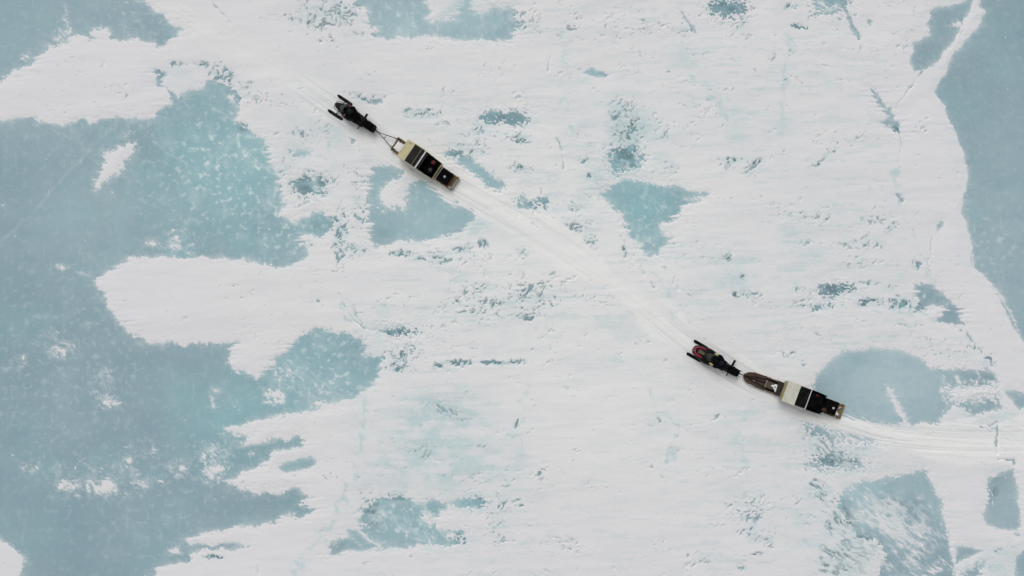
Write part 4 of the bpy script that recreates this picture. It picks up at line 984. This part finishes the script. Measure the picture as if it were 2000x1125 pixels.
# box
ROOF_F, ROOF_B, WIN_B, WIN2_B, REAR = 23, 41, 57, 64.5, 102
def wall_strip(bm, prof, s_, hw0=17.0, hw1=19.6, th=.55):
    """side wall: prof = [(a, ztop, hw_scale)]"""
    for (a0, z0, k0), (a1, z1, k1) in zip(prof[:-1], prof[1:]):
        c = lambda a, h, z, o: P(a, s_ * (h + o), z)
        hexa(bm, [c(a0, hw0*k0, .29, 0), c(a1, hw0*k1, .29, 0), c(a1, hw0*k1, .29, -th), c(a0, hw0*k0, .29, -th),
                  c(a0, hw1*k0, z0, 0), c(a1, hw1*k1, z1, 0), c(a1, hw1*k1, z1, -th), c(a0, hw1*k0, z0, -th)])
for s_ in (1, -1):
    bm = bmesh.new(); wall_strip(bm, [(ROOF_F, .92, .97), (ROOF_B, 1.14, 1), (WIN_B, 1.2, 1), (WIN2_B, 1.2, 1), (70, 1.14, 1), (86, .82, .97), (REAR, .74, .93)], s_); mk('side_wall', bm, BEIGE, sl1)
bm = bmesh.new(); hexa(bm, [P(20.5,-16.3,.29),P(21.2,-16.3,.29),P(21.2,16.3,.29),P(20.5,16.3,.29),P(ROOF_F,-18.6,.92),P(ROOF_F+.7,-18.6,.92),P(ROOF_F+.7,18.6,.92),P(ROOF_F,18.6,.92)]); mk('front_wall', bm, BEIGE_D, sl1)
bm = bmesh.new(); slab(bm, [(ROOF_F-.4, -19.3, .95), (ROOF_F-.4, 19.3, .95), (ROOF_B, 19.9, 1.17), (ROOF_B, -19.9, 1.17)], .03); rf = mk('front_deck', bm, BEIGE, sl1, bevel=.008)
bm = bmesh.new(); tube(bm, [(29, 16.5, 1.05), (31, 15.2, 1.075), (33.5, 15.3, 1.10)], .016, 5); mk('handle', bm, ROPE, rf, True)
bm = bmesh.new(); slab(bm, [(ROOF_B+.5, -18.6, 1.17), (ROOF_B+.5, 18.6, 1.17), (WIN_B-.4, 18.7, 1.225), (WIN_B-.4, -18.7, 1.225)], .012); mk('window_pane', bm, PLEXI, sl1, label='large smoked pane')
bm = bmesh.new(); slab(bm, [(WIN_B+.5, -18.7, 1.23), (WIN_B+.5, 18.7, 1.23), (WIN2_B-.3, 18.8, 1.245), (WIN2_B-.3, -18.8, 1.245)], .012); mk('window_pane', bm, PLEXI, sl1, label='narrow smoked pane')
bm = bmesh.new(); box(bm, WIN_B-.22, WIN_B+.22, -19.2, 19.2, 1.205, 1.25)
for s_ in (1, -1): slab(bm, [(ROOF_B, s_*18.6, 1.18), (ROOF_B, s_*19.9, 1.18), (WIN2_B, s_*19.9, 1.255), (WIN2_B, s_*18.8, 1.255)], .03)
mk('window_frame', bm, BEIGE_D, sl1)
bm = bmesh.new(); box(bm, WIN2_B, WIN2_B+2.9, -19.3, 19.3, 1.22, 1.27); mk('cross_beam', bm, WHITEP, sl1, bevel=.008)
bm = bmesh.new(); tube(bm, [(70.5, -17.8, .95), (70.3, -15.5, 1.1), (70, -8, 1.13), (70, 8, 1.13), (70.3, 15.5, 1.1), (70.5, 17.8, .95)], .05, 8); mk('padded_hoop', bm, PALE_D, sl1, True)
bm = bmesh.new(); box(bm, REAR-.8, REAR+.9, -17.4, 17.4, .29, .78); mk('rear_wall', bm, BEIGE_D, sl1, bevel=.008)
bm = bmesh.new(); box(bm, 21.5, REAR-.9, -16, 16, .285, .305); mk('box_floor', bm, CLOTH, sl1)
bm = bmesh.new()
for s_ in (1, -1):
    for a0, a1, zt in ((42, 69, 1.08), (69, 85, .80), (85, 101, .70)): hexa(bm, [P(a0,s_*15.9,.31),P(a1,s_*15.9,.31),P(a1,s_*15.6,.31),P(a0,s_*15.6,.31),P(a0,s_*17.6,zt),P(a1,s_*17.4,zt),P(a1,s_*17.1,zt),P(a0,s_*17.3,zt)])
box(bm, 100.4, 101.1, -15.5, 15.5, .31, .72); box(bm, 42, 42.6, -15.5, 15.5, .31, 1.1)
mk('lining', bm, CLOTH, sl1)
bm = bmesh.new(); box(bm, 86, 99, -15, 15, .31, .44); mk('bench_seat', bm, SEATM, sl1, bevel=.02)
bm = bmesh.new(); loft(bm, [dome_sec(a, 14.8, .50, z, 8, .35) for a, z in ((97.5, .78), (99.8, .80))]); mk('seat_back', bm, SEATM, sl1, True)
passenger(sl1, (91.0, 8.3, .44), 'passenger in a red knit hat sitting in the beige sled box', CLOTH, REDCL, CLOTH)
passenger(sl1, (93.0, -6.0, .44), 'passenger with a plain black hood sitting in the beige sled box', CLOTH, None, PALE_D)
def blanket(ref, off, la, lb, label, bumps, seed, mat=CLOTH):
    t_ = frame_of(ref, 'blanket', label, 'blanket', off)
    bm = bmesh.new(); n, m = 22, 22; rows = []
    ph = [random.Random(seed + k).uniform(0, 6) for k in range(6)]
    for i in range(n + 1):
        row = []
        for j in range(m + 1):
            a = la * (i / n - .5); b = lb * (j / m - .5)
            z = .02 * math.sin(a * .5 + ph[0] + .25 * b) + .018 * math.sin(b * .7 + ph[1] - a * .2) + .01 * math.sin((a + b) * 1.1 + ph[2])
            for (ba, bb, br, bh) in bumps: z += bh * math.exp(-((a - ba) ** 2 / (br * 2.2) ** 2 + (b - bb) ** 2 / br ** 2))
            edge = max(abs(i / n - .5), abs(j / m - .5)) * 2
            z -= .10 * max(0, edge - .82) / .18
            row.append((a, b, z))
        rows.append(row)
    top = [[bm.verts.new(P(*p)) for p in r] for r in rows]; bot = [[bm.verts.new(P(p[0], p[1], p[2] - .03)) for p in r] for r in rows]
    for i in range(n):
        for j in range(m):
            bm.faces.new([top[i][j], top[i+1][j], top[i+1][j+1], top[i][j+1]]); bm.faces.new([bot[i][j], bot[i][j+1], bot[i+1][j+1], bot[i+1][j]])
    for i in range(n):
        bm.faces.new([top[i][0], bot[i][0], bot[i+1][0], top[i+1][0]]); bm.faces.new([top[i][m], top[i+1][m], bot[i+1][m], bot[i][m]])
    for j in range(m):
        bm.faces.new([top[0][j], top[0][j+1], bot[0][j+1], bot[0][j]]); bm.faces.new([top[n][j], bot[n][j], bot[n][j+1], top[n][j+1]])
    mk('blanket_cloth', bm, mat, t_, True)
    return t_
blanket(sl1, (77, 1, .62), 22, 31, 'black blanket over the legs of the two passengers in the beige sled', [(0, 7, 4, .08), (0, -8, 4, .08)], 3)
def cargo_box(ref, off, la, lb, h, disc, label, tilt=0):
    t_ = frame_of(ref, 'cargo_box', label, 'box', off, 'black cargo boxes behind the passengers')
    t_.rotation_euler.z += tilt
    bm = bmesh.new(); box(bm, -la/2, la/2, -lb/2, lb/2, 0, h - .06); mk('box_body', bm, CLOTH, t_, bevel=.05)
    bm = bmesh.new(); box(bm, -la/2 - .3, la/2 + .3, -lb/2 - .3, lb/2 + .3, h - .055, h); mk('lid', bm, CLOTH, t_, bevel=.04)
    bm = bmesh.new(); tube(bm, [(disc[0], disc[1], h), (disc[0], disc[1], h + .035)], .082, 18); c = mk('cap', bm, DISC, t_, True, 'small round pale cap on the lid')
    bm = bmesh.new(); tube(bm, [(disc[0], disc[1], h + .035), (disc[0], disc[1], h + .05)], .035, 10); mk('cap_knob', bm, DISC, c, True)
    bm = bmesh.new()
    for b in (-lb * .36, lb * .36): tube(bm, [(-la/2 - .8, b, .05), (-la/2 - .5, b, h), (0, b, h + .012), (la/2 + .5, b, h), (la/2 + .8, b, .05)], .012, 5)
    mk('strap', bm, RUBBER, t_)
    return t_
cargo_box(sl1, (119.5, .2, .283), 22, 25, .52, (.8, -.8), 'black box with a pale round cap, behind the passengers of the beige sled')
bm = bmesh.new(); box(bm, 104.6, 106.6, -14.5, 13.5, .55, .60); box(bm, 104.6, 106.6, -13.2, -12.2, .28, .55); box(bm, 104.6, 106.6, 11.6, 12.6, .28, .55); mk('rear_rail', bm, FRAME, sl1, bevel=.01, label='pale rail between the passenger box and the cargo box')
bm = bmesh.new(); slab(bm, [(132, -10.5, .30), (132, 11.5, .30), (140.5, 11.5, .30), (140.5, -10.5, .30)], .02); mk('rear_board', bm, WOOD, sl1)
bm = bmesh.new(); box(bm, 140.6, 141.5, -12.5, 13, .29, .34); mk('end_strip', bm, FRAME, sl1)
bm = bmesh.new(); snow_sheet(bm, ragged([(133, -13), (138, -13.2), (141, -11), (138, -9.6), (133, -10.6)], 3, .5, 8), .29, .05, 4); mk('snow_patch', bm, LOAD_SNOW, sl1, True, 'scrap of snow at the rear corner')
bm = bmesh.new()
for s_ in (1, -1): box(bm, 103.5, 142, s_*12.0, s_*12.6, .283, .40)
mk('side_rail', bm, WOOD, sl1)

# ------------------------------------------------------------------ sled two (brown bow, cream box)
sl2 = at(1452, 733, 159.6, 'passenger_sled', 'long sled with a pointed brown bow, cream roof and open rear, lower right', 'sled', gs)
sl2.location.z = .03
for b in (-12.8, 12.8): runner(sl2, b, 14, 202, WOODR)
bow = [(-3.6, .2), (-2.6, 3.2), (0.5, 6.8), (4.5, 9.6), (9, 11.2), (14, 11.9), (26, 12.8), (40, 13.8), (40, -13.4), (26, -12.6), (14, -11.9), (9, -11.4), (4.5, -9.8), (.5, -7.0), (-2.6, -3.2)]
def plate(bm, outl, z0, z1):
    lo = [bm.verts.new(P(a, b, z0)) for a, b in outl]; hi = [bm.verts.new(P(a, b, z1)) for a, b in outl]
    bm.faces.new(hi); bm.faces.new(lo[::-1]); n_ = len(outl)
    for k in range(n_): bm.faces.new([lo[k], lo[(k+1)%n_], hi[(k+1)%n_], hi[k]])
def clip_b(outl, b0, b1):
    """the part of a convex-ish outline with b0 <= b <= b1"""
    def cut(pts, f, lim, sign):
        out = []
        for i in range(len(pts)):
            p, q = pts[i], pts[(i+1) % len(pts)]
            ip, iq = sign * (p[1] - lim) >= 0, sign * (q[1] - lim) >= 0
            if ip: out.append(p)
            if ip != iq:
                t_ = (lim - p[1]) / (q[1] - p[1]); out.append((p[0] + t_ * (q[0] - p[0]), lim))
        return out
    return cut(cut(outl, 1, b0, 1), 1, b1, -1)
bm = bmesh.new(); loft(bm, [[(a, -w, .262), (a, -w * .8, z), (a, w * .8, z), (a, w, .262)] for a, w, z in ((-1.5, 2.2, .22), (2, 6.0, .13), (7, 9.2, .06), (14, 10.8, .01), (39.5, 12.0, .0))]); mk('bow_hull', bm, BROWN, sl2)
for k, (b0, b1) in enumerate(((-14, -7.2), (-7.0, -.15), (.05, 7.0), (7.2, 14))):
    bm = bmesh.new(); plate(bm, clip_b(bow, b0, b1), .27 + .004 * (k % 2), .305 + .004 * (k % 2)); mk('bow_plank', bm, BROWN, sl2, bevel=.004)
for s_ in (1, -1):
    bm = bmesh.new(); tube(bm, [(40, s_*13.4, .32), (26, s_*12.5, .32), (14, s_*11.6, .32)], .02, 6)
    mk('gunwale', bm, PURP, sl2, True)
for pts in ([(-4, 0, .36), (18, 4.6, .35), (41, 8.2, .35), (63, 7.8, .35)], [(-4, 0, .36), (18, .2, .35), (40, .8, .35)], [(-4, 0, .36), (18, -4.4, .35), (41, -7.6, .35), (63, -7.2, .35)]):
    bm = bmesh.new(); tube(bm, pts, .032, 8); mk('tow_pole', bm, STEEL, sl2, True)
bm = bmesh.new(); tube(bm, [(-15.5, 1.0, .36), (-9, .5, .35), (-3, 0, .36)], .032, 8); slab(bm, [(-14.5, -.6, .385), (-14.5, 2.2, .385), (-9, 1.2, .375), (-9, -.4, .375)], .03); lump(bm, -3.5, 0, .36, 1.2, 1.3, .05, 2, 8, .1); mk('hitch_rod', bm, STEEL, sl2, True)
bm = bmesh.new(); lump(bm, 10, .6, .32, 1.1, .7, .03, 1, 7, .3); mk('snow_patch', bm, LOAD_SNOW, sl2, True, 'crumb of snow on the brown bow')
bm = bmesh.new(); lump(bm, 19, -3.2, .32, 1.7, .5, .03, 5, 7, .3); mk('snow_patch', bm, LOAD_SNOW, sl2, True, 'thin crumb of snow on the brown bow')
bm = bmesh.new(); snow_sheet(bm, ragged([(12, -12.6), (14, -13.4), (26, -13.2), (25, -12.4)], 3, .2, 8), .30, .03, 4); mk('snow_patch', bm, LOAD_SNOW, sl2, True, 'strip of snow along the edge of the bow')
bm = bmesh.new(); box(bm, 41, 44.4, -9, 9, .32, .365); mk('cross_plank', bm, GREYW, sl2, bevel=.008)
bm = bmesh.new(); box(bm, 40.5, 78, -11, 11, .262, .276); mk('under_sheet', bm, CLOTH, sl2)  # dark sheet below the slats, filling the gaps between them
for k in range(33):
    a = 43 + k * 4.9
    if 80 < a < 156: continue
    slat(sl2, a, 14.3, .225 if a < 80 else .245, 2.7, GREYW if a < 80 else WOOD, rgs.uniform(-.5, .5), rgs.uniform(-.03, .03))
for k in range(7):
    for s_ in (1, -1):
        a = 43.5 + k * 4.7
        bm = bmesh.new(); lump(bm, a, s_*12.8 + rgs.uniform(-.4, .4), .30, 1.4, 1.5, .055, k, 8, .2); mk('lashing', bm, GREYW if (k * 3 + (s_ > 0)) % 3 else ROPE, sl2, True)
for j in range(3):
    bm = bmesh.new(); b0 = -6.6 + j * 4.45; box(bm, 45, 63.5, b0, b0 + 4.25, .30, .33 + .003 * j); mk('deck_board', bm, OLIVE, sl2, bevel=.004)
for j in range(4):
    bm = bmesh.new(); a0 = 63.9 + j * 2.9; box(bm, a0, a0 + 2.6, -14.4 + .2 * j, 14.2 - .2 * j, .33 + .004 * (j % 2), .375 + .004 * (j % 2)); mk('dark_plank', bm, PURP, sl2, bevel=.006)
bm = bmesh.new(); snow_sheet(bm, ragged([(52, -.5), (55, 2.8), (58, 3.2), (60, 6.0), (64.5, 5.8), (65.5, 2), (65, -1.0), (66, -5.5), (65.5, -10.0), (63.2, -9.4), (60.5, -5.0), (57, -1.8)], 3, .5, 2), .335, .07, 6); mk('snow_patch', bm, LOAD_SNOW, sl2, True, 'patch of snow on the olive deck boards')
bm = bmesh.new(); slab(bm, [(58.8, -.4, .415), (59.4, 2.0, .415), (62.2, .6, .415), (61.6, -1.8, .415)], .02); mk('scrap_board', bm, OLIVE, sl2)
# cream box
F0, R1, W1, RR = 75.5, 98, 118, 157
for s_ in (1, -1):
    bm = bmesh.new(); wall_strip(bm, [(74.2, 1.08, 1), (R1, 1.12, 1), (W1, 1.18, 1), (W1 + 1.6, 1.18, 1)], s_, 17.4, 20.0); mk('side_wall', bm, CREAM, sl2)
    bm = bmesh.new(); wall_strip(bm, [(W1 + 1.7, .98, .985), (138, .84, .97), (RR, .78, .92)], s_, 17.4, 20.0); mk('side_tarp', bm, CLOTH, sl2)
    bm = bmesh.new(); tube(bm, [(W1 + 1.7, s_*19.9, .985), (138, s_*19.6, .845), (RR, s_*18.6, .785)], .014, 6); mk('side_rim', bm, PALE_D, sl2, True)
bm = bmesh.new(); hexa(bm, [P(76.6,-17.2,.29),P(77.3,-17.2,.29),P(77.3,17.2,.29),P(76.6,17.2,.29),P(74,-19.6,1.08),P(74.7,-19.6,1.08),P(74.7,19.6,1.08),P(74,19.6,1.08)]); mk('front_wall', bm, BEIGE_D, sl2)
bm = bmesh.new(); slab(bm, [(73.4, -20.3, 1.11), (73.4, 20.3, 1.11), (R1, 20.4, 1.15), (R1, -20.4, 1.15)], .03); mk('roof', bm, CREAM, sl2, bevel=.01)
bm = bmesh.new(); slab(bm, [(R1+.5, -19.3, 1.16), (R1+.5, 19.3, 1.16), (W1-.3, 19.3, 1.21), (W1-.3, -19.3, 1.21)], .012); mk('window_pane', bm, PLEXI, sl2)
bm = bmesh.new()
for s_ in (1, -1): slab(bm, [(R1+.1, s_*19.3, 1.175), (R1+.1, s_*20.4, 1.175), (W1, s_*20.4, 1.225), (W1, s_*19.3, 1.225)], .03)
mk('window_frame', bm, FRAME, sl2)
bm = bmesh.new(); box(bm, W1, W1+1.5, -20.4, 20.4, 1.19, 1.24); mk('cross_beam', bm, WHITEP, sl2, bevel=.008)
bm = bmesh.new(); box(bm, 78, RR, -16.2, 16.2, .285, .31); box(bm, RR-1, RR-.2, -16.4, 16.4, .31, .72); mk('box_floor', bm, CLOTH, sl2)
bm = bmesh.new(); box(bm, 146, 156, -15, 15, .315, .46); mk('bench_seat', bm, SEATM, sl2, bevel=.02)
passenger(sl2, (152.5, -8.2, .46), 'passenger with a dark brown fur hat sitting at the back of the cream-roofed sled', CLOTH, FUR, FUR)
blanket(sl2, (133, 0, .72), 27, 35, 'large black blanket filling the open part of the cream-roofed sled', [(2, -8, 4.5, .07), (3, 8, 5, .10)], 8)
rb = frame_of(sl2, 'red_bag', 'small dull red bag by the upper side of the black blanket in the cream-roofed sled', 'bag', (138, 13.0, .76))
bm = bmesh.new(); loft(bm, [dome_sec(a, w, 0, z, 8, .6) for a, w, z in ((-3.4, .8, .05), (-2.6, 1.6, .10), (2.2, 1.6, .10), (3.2, .8, .05))]); mk('bag_body', bm, REDCL, rb, True)
bm = bmesh.new(); tube(bm, [(-2, 0, .09), (-1, 0, .13), (1, 0, .13), (2, 0, .09)], .008, 5); mk('bag_handle', bm, RUBBER, rb, True)
cargo_box(sl2, (170, 1.8, .283), 23, 25.5, .58, (4.0, -.8), 'black box with a pale round cap, at the back of the cream-roofed sled')
bm = bmesh.new()
for s_ in (1, -1): box(bm, 158.5, 200, s_*12.6, s_*13.2, .283, .42)
mk('side_rail', bm, WOOD, sl2)
for k in range(4):
    bm = bmesh.new(); b0 = -11.5 + k * 6.0; box(bm, 184.5, 200.5, b0, b0 + 5.7, .285, .315 + .004 * (k % 2)); mk('rear_board', bm, WOOD if k % 2 else GREYW, sl2, bevel=.005)
bm = bmesh.new(); box(bm, 200.8, 202, -14.8, 14.8, .27, .34); mk('end_strip', bm, WOODR, sl2)
for i, ol in enumerate(([(185, -9.5), (189, -10.5), (195, -9.8), (196.5, -7), (193, -4.5), (190, -1.5), (186.5, -2.5), (184.5, -5)], [(188, -15), (192, -15.2), (192.5, -12.6), (188.5, -12.2)], [(190, 4.5), (192, 3.6), (195, 7.5), (194, 8.6)], [(162, -16.4), (167, -16.6), (166.5, -13.4), (162.5, -13.6)], [(186, 9.5), (188, 11), (189, 9), (187, 8)])):
    bm = bmesh.new(); snow_sheet(bm, ragged(ol, 3, .4, i + 20), .32, .045, i); mk('snow_patch', bm, LOAD_SNOW, sl2, True, ['snow heap on the rear boards', 'snow crumb outside the rear rail', 'snow streak on the rear boards', 'snow clump beside the cargo box', 'snow crumb by the upper rear rail'][i])
for i, a in enumerate((160, 165, 171, 177, 183, 189, 196)):
    for s_ in (1, -1):
        bm = bmesh.new(); lump(bm, a + s_, s_*14.0, .29, 1.6, 1.1, .06, i * 2 + (s_ > 0), 8, .3); tube(bm, [(a - 1, s_*12.6, .42), (a + s_, s_*14.6, .30), (a + 2.5, s_*14.0, .27)], .014, 5); mk('lashing', bm, GREYW if i % 2 else ROPE, sl2, True)
bm = bmesh.new(); tube(bm, [(160, 14.5, .44), (170, 15.0, .46), (180, 13.6, .45), (188, 10.5, .36), (193, 5, .345), (196, 6, .345), (192, 0, .345)], .014, 6); mk('rope', bm, ROPE, sl2, True)
